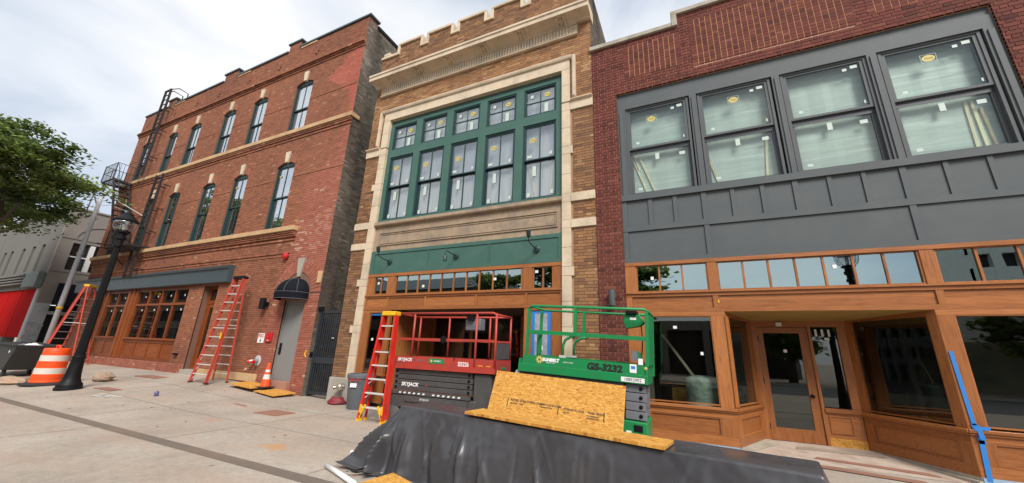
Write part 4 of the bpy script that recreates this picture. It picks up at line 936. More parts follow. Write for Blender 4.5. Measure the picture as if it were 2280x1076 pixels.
# grey steel door with dome awning and brick arch
GD = MB().box(-12.63, -11.67, .1, .16, .41, 3.02).build('steel_door', M['doorg'], LB)
MB().box(-12.67, -12.632, .06, .2, .41, 3.02).box(-11.668, -11.63, .06, .2, .41, 3.02).build('door_frame', M['doorg'], GD)
for z in (.75, 1.75, 2.75): MB().box(-11.70, -11.665, .07, .099, z - .09, z + .09).build('hinge', M['black'], GD)
MB().box(-12.59, -12.50, .075, .099, 1.22, 1.58).build('lock', M['black'], GD); MB().tube([(-12.545, .07, 1.4), (-12.545, .02, 1.4), (-12.42, .02, 1.4)], .012, 8).build('handle', M['black'], GD)
MB().box(-12.7, -11.6, -.12, .3, -.05, .405).build('door_step', M['pink_m'], LB)
for k in range(22):
    a0, a1 = pi * k / 22 + .008, pi * (k + 1) / 22 - .008
    if abs((a0 + a1) / 2 - pi / 2) < .13: continue
    for r0, r1 in ((.72, .875), (.882, 1.035), (1.042, 1.195)):
        MB().prism([(-12.17 + r * cos(a), 3.25 + r * sin(a)) for r, a in ((r0, a0), (r0, a1), (r1, a1), (r1, a0))], -.014, .1, 'y', 0, rr.uniform(.2, .75)).build('arch_brick', M['pink'], LB)
MB().prism([(-12.17 + .73 * cos(a), 3.25 + .73 * sin(a)) for a in [pi * k / 16 for k in range(17)]], .02, .1, 'y').build('arch_infill', M['pink_m'], LB)
MB().prism([(-12.24, 3.80), (-12.10, 3.80), (-11.99, 4.47), (-12.35, 4.47)], -.06, .1, 'y').build('keystone', M['conc'], LB, bevel=.01)
MB().box(-11.2, -11.02, -.05, .1, 3.55, 3.95).build('impost_stone', M['sand'], LB, bevel=.01)
AW = thing('dome_awning', 'black canvas dome awning with pale piping over the grey steel door', 'awning', (-12.17, -.02, 3.02))
def dome(u, v): a = pi + pi * u; b = v * pi / 2; return (-12.17 + .68 * cos(a) * cos(b), -.02 + .60 * sin(a) * cos(b), 3.22 + .52 * sin(b))
d_ = MB(); NU, NV = 24, 8
for i in range(NU):
    for j in range(NV): d_.poly([dome(i / NU, j / NV), dome((i + 1) / NU, j / NV), dome((i + 1) / NU, (j + 1) / NV), dome(i / NU, (j + 1) / NV)])
d_.build('canvas', M['canvas'], AW, smooth=True)
v_ = MB()
for i in range(NU):
    p, q = dome(i / NU, 0), dome((i + 1) / NU, 0); v_.poly([(p[0], p[1], 3.0), (q[0], q[1], 3.0), (q[0], q[1], 3.22), (p[0], p[1], 3.22)])
v_.build('valance', M['canvas'], AW, smooth=True)
for z in (3.0, 3.22): MB().tube([(lambda p: (p[0] * 1.0, p[1] - .004, z))(dome(i / NU, 0)) for i in range(NU + 1)], .007, 6).build('piping', M['piping'], AW)
for u in (.22, .42, .6, .8): MB().tube([(lambda p: (p[0], p[1] - .006, p[2] + .004))(dome(u, j / 8)) for j in range(9)], .006, 6).build('piping', M['piping'], AW)
BL = thing('alarm_bell', 'red round fire alarm bell high on the red brick wall', 'alarm bell', (-13.06, 0, 4.6))
MB().lathe([(.03, 0), (.03, .03), (.11, .03), (.13, .05), (.12, .1), (.07, .14), (0, .15)], (-13.06, -.005, 4.6), 20, M=Matrix.Rotation(pi / 2, 4, 'X')).build('dome', M['firered'], BL, autos=True)
MB().box(-13.13, -12.99, -.02, -.004, 4.53, 4.67).build('back_box', M['firered'], BL)
LS = thing('wall_lamp', 'black cylinder wall lamp on red brick beside the dome awning', 'wall light', (-13.55, 0, 2.88))
MB().lathe([(.09, -.2), (.1, -.19), (.1, .17), (.09, .18), (0, .17)], (-13.6, -.18, 2.9), 18).build('body', M['black'], LS, autos=True); MB().box(-13.62, -13.5, -.1, -.004, 2.8, 2.95).build('bracket', M['black'], LS)
SG = thing('fire_sign', 'small white sign with red letters FDC beside the red alarm box', 'sign', (-13.53, -.01, 1.72))
MB().box(-13.7, -13.36, -.018, -.006, 1.56, 1.88).build('plate', M['white'], SG, bevel=.004); text('FDC', .15, (-13.53, -.021, 1.79), SG, M['firered'], bold=.004)
MB().prism([(-13.53, 1.58), (-13.48, 1.64), (-13.515, 1.64), (-13.515, 1.70), (-13.545, 1.70), (-13.545, 1.64), (-13.58, 1.64)], -.021, -.0185, 'y').build('arrow', M['blk'], SG)
FB = thing('alarm_box', 'red alarm box on red brick left of the grey steel door', 'alarm box', (-13.06, -.01, 1.75))
MB().box(-13.22, -12.92, -.06, -.004, 1.6, 1.9).build('housing', M['firered'], FB, bevel=.012); MB().lathe([(.08, 0), (.08, .015), (.0, .02)], (-13.07, -.06, 1.77), 16, M=Matrix.Rotation(pi / 2, 4, 'X')).build('strobe', M['firered'], FB); text('FIRE', .06, (-13.07, -.0625, 1.65), FB, M['white'])
FC = thing('fire_connection', 'fire department inlet with red caps low on red brick', 'fire valve', (-13.45, 0, .98))
MB().lathe([(.17, 0), (.17, .012), (.11, .02), (0, .022)], (-13.45, -.004, .98), 20, M=Matrix.Rotation(pi / 2, 4, 'X')).build('flange', M['steel'], FC)
for dx in (-.09, .07): MB().tube([(-13.45 + dx * .3, -.02, .98), (-13.45 + dx, -.12, .97), (-13.45 + dx * 1.5, -.2, .95)], [.05, .05, .055], 12).build('inlet', M['chrome'], FC, autos=True); MB().tube([(-13.45 + dx * 1.52, -.203, .949), (-13.45 + dx * 1.8, -.26, .935)], [.065, .05], 12).build('cap', M['firered'], FC, autos=True)
MB().lathe([(.045, 0), (.045, .03), (0, .04)], (-14.0, -.004, .66), 12, M=Matrix.Rotation(pi / 2, 4, 'X')).build('wall_plug', M['sand'], LB)

# ---- alley gate
GT = thing('alley_gate', 'dark iron bar gate closing the narrow alley between two buildings', 'gate', (-10.4, .15, .05))
nv = M['navy']
for x in (-10.93, -9.93): MB().box(x, x + .08, .1, .18, .06, 2.72).build('gate_post', nv, GT)
for z0, z1 in ((.12, .2), (1.02, 1.2), (2.56, 2.64)): MB().box(-10.849, -9.931, .11, .17, z0, z1).build('gate_rail', nv, GT)
for k in range(10):
    x = -10.815 + .094 * k
    for z0, z1 in ((.2, 1.02), (1.2, 2.56)): MB().box(x, x + .03, .125, .15, z0, z1).build('gate_bar', nv, GT)
MB().box(-11.02, -10.75, .05, .099, 2.66, 2.76).build('top_hinge', M['black'], GT); MB().box(-11.06, -10.935, .02, .099, 1.22, 1.34).build('latch_box', M['black'], GT); MB().tube([(-11.1, .0, 1.18), (-11.15, -.02, 1.28), (-11.12, .0, 1.4)], .018, 8).build('latch_pull', M['lyel'], GT)
MB().box(-10.2, -10.1, .095, .099, 1.78, 1.8).build('tag', M['white'], GT)
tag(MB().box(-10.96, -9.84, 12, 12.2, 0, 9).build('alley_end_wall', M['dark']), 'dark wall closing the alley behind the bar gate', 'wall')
from mathutils import noise as NZ
# ---------------------------------------------------------------- fire escape
FE = thing('fire_escape', 'rusty black iron fire escape with caged balcony and tall ladders on red brick front', 'fire escape', (-26.5, -.3, 4.3))
bi = M['blackw']
def ladder_parts(x0, x1, y, z0, z1, step=.3, w_=.045):
    for x in (x0, x1): MB().box(x - .022, x + .022, y - .05, y + .05, z0, z1).build('ladder_rail', bi, FE)
    rg = MB(); z = z0 + .15
    while z < z1: rg.box(x0 + .022, x1 - .022, y - .018, y + .018, z, z + .03); z += step
    rg.build('ladder_rungs', bi, FE)
ladder_parts(-24.62, -23.98, -.32, 4.3, 9.75); ladder_parts(-27.2, -26.6, -.30, 10.1, 15.75, .32)
for x in (-27.2, -26.6): MB().tube([(x, -.3, 15.72), (x + .1, .0, 15.95), (x + .12, .45, 15.9), (x + .12, .5, 14.7)], .03, 6).build('ladder_hook', bi, FE)
MB().beam((-27.2, -.3, 15.75), (-26.6, -.3, 15.75), .05, .05).build('ladder_hook', bi, FE)
for z, x in ((4.72, -24.2), (6.6, -24.2), (7.8, -24.2), (9.1, -24.2), (11.2, -26.8), (12.9, -26.8), (14.4, -26.8)):
    for dx in (0, .55): MB().beam((x + dx, -.32, z), (x + dx, .02, z), .03, .05).build('wall_bracket', bi, FE)
def balcony(x0, x1, y0, z, rail, gap, right=True):
    fl = MB()
    fl.box(x0, x1, y0, y0 + .05, z - .08, z).box(x0, x0 + .05, y0 + .05, -.005, z - .08, z).box(x1 - .05, x1, y0 + .05, -.005, z - .08, z)
    k = x0 + .1
    n = int((-y0 - .05) / .09)
    for i in range(n): fl.box(x0 + .05, x1 - .05, y0 + .07 + i * .09, y0 + .10 + i * .09, z - .05, z - .01)
    fl.build('balcony_floor', bi, FE)
    r = MB()
    for (p, q) in (((x0, y0), (x1, y0)), ((x0, y0), (x0, -.02)), ((x1, y0), (x1, -.02))):
        if p[0] == x1 and not right: continue
        a, b = Vector((*p, z)), Vector((*q, z)); L = (b - a).length; n = max(2, int(L / gap))
        for h in (rail, rail * .5): r.tube([a + Vector((0, 0, h)), b + Vector((0, 0, h))], .016, 6)
        for i in range(n + 1):
            c = a + (b - a) * i / n; r.tube([c, c + Vector((0, 0, rail))], .022 if i in (0, n) else .009, 5)
    r.build('balcony_railing', bi, FE)
    for x in (x0 + .1, x1 - .1): MB().tube([(x, y0 + .1, z - .06), (x, -.01, z - .75)], .022, 6).build('balcony_brace', bi, FE)
balcony(-29.6, -28.1, -.9, 9.95, .95, .14); balcony(-26.2, -23.75, -.85, 5.85, .9, .2, False)
MB().box(-26.1, -24.3, -.8, -.1, 5.70, 5.76).build('balcony_plate', bi, FE)
for y in (-.85, -.25): MB().beam((-28.1, y, 9.95), (-25.5, y, 5.9), .03, .10, (0, 1, 0)).build('stair_string', bi, FE)
for y in (-.85,): MB().tube([(-28.1, y, 10.85), (-25.5, y, 6.8)], .016, 6).build('stair_rail', bi, FE)
for i in range(13):
    t = (i + .5) / 13; x, z = -28.1 + 2.6 * t, 9.95 - 4.05 * t
    MB().box(x - .1, x + .1, -.84, -.26, z - .015, z + .015).build('stair_tread', bi, FE)
for x in (-28.3, -27.1): MB().beam((x, -.9, 6.13), (x + .0, .02, 6.13), .03, .04).build('wall_bracket', bi, FE)

# ---------------------------------------------------------------- far building across the side street
FBd = thing('stucco_building', 'grey stucco corner building with red boarded shopfront beyond the side street', 'building', (-42, 0, .3))
FX = -36.2
st, st2 = M['stucco'], M['stucco2']
w = MB()
wx = [-38.8, -40.55, -42.5, -44.9, -46.4, -48.3, -50.2]
e_ = [FX - .35] + [v for x in wx for v in (x + .31, x - .31)] + [-66]
for i in range(0, len(e_) - 1, 2): w.box(e_[i + 1], e_[i], .0, .5, 5.5, 7.33)
w.box(-66, FX - .35, .0, .5, 7.33, 9.25).box(-66, FX - .35, .0, .5, 4.3, 5.5).box(-66, -39.6, .0, .5, .2, 1.3).box(-66, -46, .0, .5, 1.3, 4.3).box(-44, FX - .35, .001, .5, 9.25, 9.55)
w.build('front_wall', st, FBd)
wd_ = MB(); wd_.box(FX - .35, FX, .002, .6, .2, 9.6)
wd_.box(FX - .35, FX, .6, 1.9, 7.38, 9.6).box(FX - .35, FX, .6, 1.9, 4.75, 5.6).box(FX - .35, FX, 1.9, 2.15, 4.75, 7.38).box(FX - .35, FX, 2.15, 8, 4.75, 9.6).box(FX - .35, FX, 1.9, 2.15, 7.38, 9.6).box(FX - .35, FX, 3.6, 8, .2, 4.75).box(FX - .35, FX, .6, 3.6, 3.35, 4.75)
wd_.build('side_wall', st2, FBd)
MB().box(-66, FX + .06, -.08, .5, 9.56, 9.68).build('parapet_cap', st, FBd); MB().box(FX - .3, FX + .06, .5, 8, 9.61, 9.72).build('parapet_cap', st2, FBd); MB().box(-40.5, -36.4, -.03, .4, 9.68, 10.15).build('parapet_block', st, FBd)
for z in (7.62, 5.44): MB().box(FX, FX + .035, -.0, 8, z, z + .1).build('belt_moulding', st2, FBd)
ar = MB()
for k in range(14):
    a0, a1 = pi * k / 14, pi * (k + 1) / 14
    ar.prism([(1.95 + r * cos(a), 7.72 + r * .75 * sin(a)) for r, a in ((1.28, a0), (1.28, a1), (1.42, a1), (1.42, a0))], FX, FX + .04, 'x')
ar.build('blind_arch', st2, FBd)
for x in wx: Wn = MB().box(x - .31, x + .31, .3, .35, 5.5, 7.33).build('window', M['brown'], FBd); MB().box(x - .25, x + .25, .28, .295, 5.55, 7.28).build('pane', M['pane_d'], Wn)
Wn = MB().box(FX - .2, FX - .15, .6, 1.9, 5.6, 7.38).build('window', M['greyd'], FBd); MB().box(FX - .14, FX - .13, .66, 1.22, 5.66, 7.3).box(FX - .14, FX - .13, 1.3, 1.86, 5.66, 7.3).build('pane', M['glass'], Wn); MB().box(FX - .13, FX - .08, .6, 1.9, 6.45, 6.52).build('meeting_rail', M['white'], Wn)
MB().box(FX - .1, FX + .0, 1.42, 1.66, 5.6, 7.38).build('window_mullion', M['white'], FBd)
for k in range(7): MB().box(-37.2 - 1.22 * (k + 1) + .012, -37.2 - 1.22 * k, .08 + .012 * (k % 2), .2, 1.3, 4.35).build('red_board', M['redb'], FBd)
MB().box(-37.2, FX - .35, .05, .5, .2, 4.3).build('corner_pier', M['steel'], FBd)
for k in range(4): MB().box(-46, -38.5, -.25 - .05 * k, -.02, 4.62 + .17 * k, 4.72 + .17 * k).build('canopy_slat', M['stucco'], FBd)
MB().box(-38.6, FX - .1, -.32, -.03, 4.36, 5.3).build('sign_box', mat('sign_box_teal', (.16, .20, .195), .6, var=.15, vs=3), FBd)
rl = MB(); rq = random.Random(9)
rl.box(FX + .002, FX + .10, -.05, .58, .25, 3.4)
for k in range(34):
    y, z = rq.uniform(0, .52), rq.uniform(.4, 3.2); a = rq.uniform(0, 6.28); 
    rl.tube([(FX + .11, y + .10 * cos(a + i * .9) * (1 + .1 * i), z + .10 * sin(a + i * .9) * (1 + .1 * i)) for i in range(6)], [.02, .035, .04, .04, .03, .015], 5)
rl.build('carved_pilaster', M['relief'], FBd)
AWN = MB(); AWN.prism([(3.3, .15), (4.72, .02), (4.72, .4), (3.3, .4)], 0, 1, 'x').v
aw = MB(); aw.poly([(FX + .9, .62, 3.32), (FX + .9, 3.6, 3.32), (FX + .04, 3.6, 4.72), (FX + .04, .62, 4.72)]).poly([(FX + .9, .62, 3.32), (FX + .04, .62, 4.72), (FX + .04, .62, 3.32)]).poly([(FX + .9, .62, 3.02), (FX + .9, 3.6, 3.02), (FX + .9, 3.6, 3.32), (FX + .9, .62, 3.32)])
aw.build('shop_awning', M['canvas'], FBd)
MB().box(FX - .3, FX - .2, .6, 3.6, .3, 3.3).build('dark_shopfront', M['dark'], FBd); MB().box(FX - .15, FX - .02, .6, 3.6, 2.75, 2.95).build('shop_lintel', M['steel'], FBd)

# ---------------------------------------------------------------- ladders
def stepladder(name, label, loc, rot, H, w0, w1, n, spread, tilt, mrail, mstep, mcap, depth=.09, feet=None, rear_rungs=True, group='step ladders', lean=0.):
    """front rails at local y=0 (steps face -y), rear rails at y=spread; both meet under the cap"""
    T = thing(name, label, 'ladder', loc, rot, group, local=True)
    yt = tilt
    def fp(s, t): return Vector((s * (w0 + (w1 - w0) * t) / 2, yt * t, H * t))
    def rp(s, t): return Vector((s * (w0 * .93 + (w1 - w0 * .93) * t) / 2, spread + (yt + .06 - spread) * t, H * t))
    for s in (-1, 1):
        MB().beam(fp(s, 0), fp(s, .985), .03, depth, (0, 1, 0)).build('front_rail', mrail, T)
        MB().beam(fp(s, 0) + Vector((s * .012, -.045, 0)), fp(s, .985) + Vector((s * .012, -.045, 0)), .05, .012, (0, 1, 0)).build('rail_flange', mrail, T)
        MB().beam(rp(s, 0), rp(s, .985), .028, .05, (0, 1, 0)).build('rear_rail', mrail, T)
        f0 = fp(s, 0); MB().box(f0.x - .035, f0.x + .035, f0.y - .06, f0.y + .06, 0, .05).build('foot', feet or M['rubber'], T)
        f0 = rp(s, 0); MB().box(f0.x - .03, f0.x + .03, f0.y - .035, f0.y + .035, 0, .05).build('foot', feet or M['rubber'], T)
    for i in range(1, n + 1):
        t = i / (n + 1) * .99; a, b = fp(-1, t), fp(1, t)
        MB().box(a.x + .015, b.x - .015, a.y - depth * .55, a.y + depth * .5, a.z - .03, a.z).build('step', mstep, T, bevel=.004)
        if i <= 3:
            for s in (-1, 1):
                e = fp(s, t - .05); c = fp(s, t); MB().beam((c.x - s * .11, c.y, c.z - .03), (e.x - s * .015, e.y, e.z), .006, .022).build('step_brace', mstep, T)
        if rear_rungs and i < n: 
            c, d = rp(-1, t), rp(1, t); MB().box(c.x, d.x, c.y - .012, c.y + .012, c.z - .02, c.z + .005).build('rear_rung', mstep, T)
    for s in (-1, 1):
        a, b = fp(s, .52), rp(s, .52)
        if (b - a).length > .25: MB().beam(a, b, .006, .025).build('spreader', mstep, T)
    c = fp(0, 1); MB().box(-w1 / 2 - .03, w1 / 2 + .03, c.y - .09, c.y + .13, c.z - .09, c.z + .01).build('top_cap', mcap, T, bevel=.015)
    return T
# 8 ft red ladder leaning folded against the red lift
L1 = stepladder('step_ladder', 'bright red fibreglass stepladder with yellow top leaning folded on the red lift', (-6.52, -1.62, 0), 0, 2.40, .68, .34, 7, .16, .22, M['lred'], M['alu'], M['lyel'], feet=M['lyel'], rear_rungs=False)
for s in (-1, 1):
    MB().beam((s * .30, -.02, .34), (s * .33, -.02, .06), .05, .03, (0, 1, 0)).build('yellow_leg', M['lyel'], L1); MB().beam((s * .18, -.02, .335), (s * .31, -.02, .12), .045, .03, (0, 1, 0)).build('yellow_brace', M['lyel'], L1)
text('WERNER', .085, (.232, .075, 1.55), L1, M['stick_b'], rot=(pi / 2 - .05, -pi / 2 + .07, 0), sx=1.2)
L2 = stepladder('step_ladder', 'tall faded orange stepladder open by the tan stone block of the red building', (-14.7, -1.0, zg(-14.7, -.9)), 0, 3.62, .90, .50, 11, .64, .50, M['lorg'], M['alu'], M['black'])
MB().box(.40, .46, -.0, .03, 1.42, 1.62, M=Matrix.Translation((-.03, .1, 0))).build('rail_label', M['lyel'], L2)
L3 = stepladder('step_ladder', 'orange stepladder with yellow top behind the black lamp post and traffic drum', (-25.8, -1.5, zg(-25.5, -1.3)), radians(-50), 3.62, 1.0, .42, 11, 1.25, .62, M['lorg'], M['alu'], M['lyel'], feet=M['lyel'])

# ---------------------------------------------------------------- scissor lifts
def lift_base(T, L, D, z0, z1, n, mst, mch, mwh, bolts=False):
    h = (z1 - z0) / n
    for i in range(n):
        za = z0 + i * h; MB().box(.03 + .015 * (i % 2), L - .03 - .015 * (i % 2), .05, .13, za + .006, za + h - .006).build('scissor_arm', mst, T, bevel=.008)
        MB().box(.05, L - .05, D - .13, D - .05, za + .006, za + h - .006).build('scissor_arm', mst, T)
        for x in (.12, L - .12): MB().lathe([(.03, 0), (.03, .012), (.014, .013), (.014, .022), (0, .022)], (x, .05, za + h / 2), 12, M=Matrix.Rotation(pi / 2, 4, 'X')).build('pivot_pin', M['black'], T)
    MB().box(.1, L - .1, .14, D - .14, z0, z1 - .01).build('scissor_core', M['sdk'], T)
def wheels(T, xs, ys, r, mw):
    for x in xs:
        for y in ys:
            W_ = MB().lathe([(r * .6, -.07), (r * .93, -.065), (r, -.04), (r, .04), (r * .93, .065), (r * .6, .07)], (x, y, r), 24, M=Matrix.Rotation(pi / 2, 4, 'X')).build('wheel', mw, T, autos=True)
            MB().lathe([(r * .6, -.06), (r * .5, -.03), (.05, -.03), (.05, -.06), (0, -.062)], (x, y, r), 18, M=Matrix.Rotation(-pi / 2, 4, 'X')).build('hub', M['steel'], W_, autos=True); MB().lathe([(r * .6, .06), (r * .5, .04), (.05, .04), (.05, .06), (0, .062)], (x, y, r), 18, M=Matrix.Rotation(pi / 2, 4, 'X')).build('hub', M['steel'], W_, autos=True)
def tube_part(T, name, mt, pts, r=.022): return MB().tube(pts, r, 8).build(name, mt, T, smooth=True)
# red lift
SR = thing('scissor_lift', 'scratched red scissor lift with dark grey body parked in front of the cedar entrance', 'scissor lift', (-6.45, -1.2, 0), 0, 'scissor lifts', local=True)
LR, DR = 2.71, .76; sr = M['sred']
MB().box(0, LR, 0, .03, 1.13, 1.40).build('side_panel', sr, SR, bevel=.004); MB().box(0, LR, DR - .03, DR, 1.13, 1.40).build('side_panel', sr, SR); MB().box(LR - .03, LR, .03, DR - .03, 1.13, 1.40).build('end_panel', sr, SR); MB().box(0, .03, .03, DR - .03, 1.13, 1.40).build('end_panel', sr, SR)
MB().box(-.01, LR + .01, -.02, -.001, 1.13, 1.24).build('deck_lip', sr, SR); MB().box(.03, LR - .03, .03, DR - .03, 1.15, 1.19).build('deck', M['sdk'], SR)
for x in (.50, 2.21, 2.71): tube_part(SR, 'rail_post', sr, [(x - (.02 if x > 2.7 else 0), .015, 1.12 if x > 2 else 1.4), (x - (.02 if x > 2.7 else 0), .015, 2.37)], .026)
for x in (.1, 1.0, 2.15, 2.69): tube_part(SR, 'rail_post', sr, [(x, DR - .02, 1.38), (x, DR - .02, 2.36)], .024)
tube_part(SR, 'top_rail', sr, [(.0, .015, 2.385), (2.60, .015, 2.375), (2.69, .03, 2.34), (2.69, DR - .02, 2.34)], .026); tube_part(SR, 'top_rail', sr, [(.0, DR - .02, 2.36), (2.69, DR - .02, 2.34)], .024); tube_part(SR, 'top_rail', sr, [(.02, .015, 2.385), (.02, DR - .02, 2.36)], .024)
MB().box(.0, 2.68, -.005, .03, 1.765, 1.815).build('mid_rail', sr, SR); MB().box(.0, 2.68, DR - .04, DR - .01, 1.765, 1.81).build('mid_rail', sr, SR); MB().box(2.67, 2.70, .03, DR - .02, 1.76, 1.80).build('mid_rail', sr, SR)
MB().box(2.685, 2.70, .08, DR - .08, 1.42, 1.75).build('gate_mesh', M['sdk'], SR)
cb = MB().box(1.75, 2.15, .28, .5, 2.02, 2.28).build('control_box', M['sgry'], SR, bevel=.02); MB().box(1.82, 2.0, .2, .3, 2.24, 2.33).build('control_panel', M['black'], cb); MB().tube([(1.9, .32, 2.28), (1.9, .3, 2.38)], .015, 8).build('joystick', M['black'], cb)
MB().lathe([(.0, -.02), (.07, -.02), (.08, 0), (.07, .02), (0, .02)], (1.38, -.02, 1.79), 14, M=Matrix.Rotation(pi / 2, 4, 'X')).build('strap_hook', M['black'], SR)
MB().tube([(1.7, -.01, 1.36), (1.72, -.03, 1.52), (1.85, -.02, 1.56), (1.97, -.01, 1.58)], .01, 6).build('cable', M['black'], SR)
lift_base(SR, 2.2, DR, .66, 1.125, 4, M['sdk'], sr, M['tyre'])
MB().box(.02, 2.16, .0, .05, .575, .655).build('chassis_rail', M['sdk'], SR, bevel=.006); MB().box(.0, 2.3, .02, DR - .02, .30, .57).build('chassis', M['sdk'], SR, bevel=.02); MB().box(.45, 2.1, -.005, .02, .44, .56).build('chassis_plate', M['sdk'], SR)
MB().box(2.2, 2.62, .04, DR - .04, .25, 1.12).build('battery_box', M['sdk'], SR, bevel=.03)
wheels(SR, (.08, 2.25), (.09, DR - .09), .2, M['tyre'])
hz = MB()
for k in range(13):
    if k != 6: x = .27 + .132 * k; hz.prism([(x, .60), (x + .06, .60), (x + .075, .63), (x + .015, .63)], -.004, -.0005, 'y')
hz.build('hazard_stripe', M['wht'], SR)
text('SKYJACK', .105, (.52, .044, .79), SR, M['wht'], sx=1.15, shear=.15, bold=.004, ax='CENTER'); text('SKYJACK', .055, (1.0, -.008, .50), SR, M['wht'], sx=1.15, shear=.15); text('SJ III 3226', .04, (1.62, -.008, .49), SR, M['sgry'])
text('SKYJACK', .095, (.34, -.004, 1.325), SR, M['wht'], sx=1.1, shear=.15, bold=.003); text('SUNBELT', .06, (.80, -.004, 1.32), SR, M['sgry']); text('SJ3226', .125, (1.94, -.004, 1.285), SR, M['wht'], sx=.82, bold=.003); text('32', .085, (.98, .044, .80), SR, M['lorg'], sx=.8)
MB().box(1.02, 1.44, -.006, -.0005, 1.27, 1.375).build('rental_label', M['sgrn'], SR); text('SUNBELT', .05, (1.27, -.008, 1.322), SR, M['wht']); MB().lathe([(0, 0), (.03, .001), (0, .002)], (1.1, -.008, 1.322), 12, M=Matrix.Rotation(pi / 2, 4, 'X')).build('sun_mark', M['yellow'], SR)
MB().box(2.3, 2.42, -.0035, -.0005, 1.27, 1.285).box(2.5, 2.6, -.0035, -.0005, 1.265, 1.28).build('scuff_label', M['lyel'], SR); MB().box(LR + .001, LR + .004, .3, .5, 1.2, 1.26).build('rental_label', M['sgrn'], SR)
# green lift
SGn = thing('scissor_lift', 'bright green scissor lift with grey scissor stack standing before the brick pier', 'scissor lift', (-3.13, -1.5, .06), 0, 'scissor lifts', local=True)
SGn.rotation_euler = (0, radians(2.6), 0)
LG, DG = 2.35, .80; sg = M['sgrn']
MB().prism([(.05, 1.325), (LG - .05, 1.325), (LG - .05, 1.50), (.1, 1.50)], 0, .03, 'y').build('side_panel', sg, SGn); MB().box(.0, LG, -.025, .0, 1.19, 1.335).build('deck_lip', sg, SGn, bevel=.006); MB().box(.05, LG - .05, DG - .03, DG, 1.19, 1.5).build('side_panel', sg, SGn)
MB().box(LG - .04, LG, .0, DG, 1.19, 1.5).build('end_panel', sg, SGn); MB().box(0, .04, .0, DG, 1.19, 1.42).build('end_panel', sg, SGn); MB().box(.03, LG - .04, .03, DG - .03, 1.2, 1.24).build('deck', M['sdk'], SGn)
zt = 2.43
tube_part(SGn, 'top_rail', sg, [(.14, .02, zt - .06), (.19, .02, zt), (2.30, .02, zt), (2.36, .03, zt - .04), (2.36, DG - .02, zt - .04)], .026); tube_part(SGn, 'top_rail', sg, [(.17, .02, zt - .01), (.2, DG - .02, zt - .01), (2.36, DG - .02, zt - .03)], .022)
MB().box(.13, 2.36, .0, .04, 1.895, 1.965).build('mid_rail', sg, SGn); MB().box(.13, .17, .04, DG - .03, 1.9, 1.955).build('mid_rail', sg, SGn)
for x, y, z0, z1 in ((.14, .02, 1.5, zt - .05), (2.34, .02, 1.48, zt - .04), (1.08, .02, 1.93, zt), (.12, DG - .02, 1.5, zt), (1.05, DG - .02, 1.93, zt), (2.36, DG - .02, 1.3, zt - .04)): 
    MB().box(x - .028, x + .028, y - .022, y + .022, z0, z1).build('rail_post', sg, SGn)
MB().box(.05, .13, DG - .045, DG - .0, 1.5, 1.92).build('rail_post', sg, SGn)
for y in (.03, DG - .05): tube_part(SGn, 'swing_brace', sg, [(.86, y, 1.5), (.86, y, 1.72), (.90, y, 1.82), (1.0, y, 1.88), (1.14, y, 1.925)], .026)
MB().box(.80, .92, .0, .06, 1.5, 1.54).box(.80, .92, DG - .09, DG - .02, 1.5, 1.54).build('hinge_plate', M['steel'], SGn)
MB().box(LG - .02, LG + .03, .06, DG - .06, 1.5, zt - .08).build('gate_panel', sg, SGn)
ct = MB().prism([(1.93, 2.36), (2.2, 2.35), (2.28, 2.22), (2.2, 2.15), (1.96, 2.10), (1.92, 2.2)], .25, .42, 'y').build('control_box', sg, SGn, bevel=.01); MB().box(2.03, 2.14, .246, .249, 2.26, 2.3).build('paper_label', M['wht'], ct); MB().box(1.96, 2.15, .2, .45, 2.36, 2.42).build('control_panel', M['black'], ct)
MB().tube([(2.22, .3, 2.16), (2.24, .3, 1.9), (2.23, .28, 1.7), (2.2, .2, 1.5)], .01, 6).build('coiled_cable', M['black'], SGn)
MB().prism([(2.18, 1.5), (2.30, 1.5), (2.22, 1.7), (2.18, 1.72)], .1, .14, 'y').build('bracket', sg, SGn); MB().box(2.08, 2.17, .1, .13, 1.56, 1.72).build('document_box', M['sgry'], SGn)
lift_base(SGn, LG, DG, .62, 1.185, 4, M['sgry'], sg, M['tyre']); MB().box(1.96, 1.985, .035, .05, .62, 1.18).build('stack_gap', M['black'], SGn)
MB().box(.02, LG - .02, .0, DG, .25, .61).build('chassis', sg, SGn, bevel=.02); MB().box(2.12, 2.26, -.012, .0, .46, .56).build('chassis_vent', M['black'], SGn, bevel=.01); strips(SGn, 'chassis_label', M['wht'], [(2.0, 2.08, -.006, 0, .34, .46), (2.14, 2.24, -.006, 0, .30, .4)])
wheels(SGn, (.3, 2.05), (.1, DG - .1), .19, M['tyre'])
text('GS-3232', .155, (1.63, -.004, 1.395), SGn, M['blk'], sx=1.12, bold=.008, shear=.08); text('SUNBELT', .075, (.645, -.004, 1.435), SGn, M['wht'], sx=1.05, bold=.006); text('RENTALS', .032, (.645, -.004, 1.385), SGn, M['wht'], sx=1.3); text('1-800-667-9328', .03, (.97, -.004, 1.42), SGn, M['wht'])
sm = MB()
for k in range(10):
    a = 2 * pi * k / 10; sm.prism([(.42 + .045 * cos(a - .3), 1.43 + .045 * sin(a - .3)), (.42 + .085 * cos(a), 1.43 + .085 * sin(a)), (.42 + .045 * cos(a + .3), 1.43 + .045 * sin(a + .3))], -.004, -.0005, 'y')
sm.prism([(.42 + .05 * cos(2 * pi * k / 14), 1.43 + .05 * sin(2 * pi * k / 14)) for k in range(14)], -.0045, -.0006, 'y'); sm.build('sun_mark', M['yellow'], SGn)
MB().lathe([(0, 0), (.022, .001), (0, .003)], (.42, -.005, 1.43), 12, M=Matrix.Rotation(pi / 2, 4, 'X')).build('sun_centre', M['stick_b'], SGn)
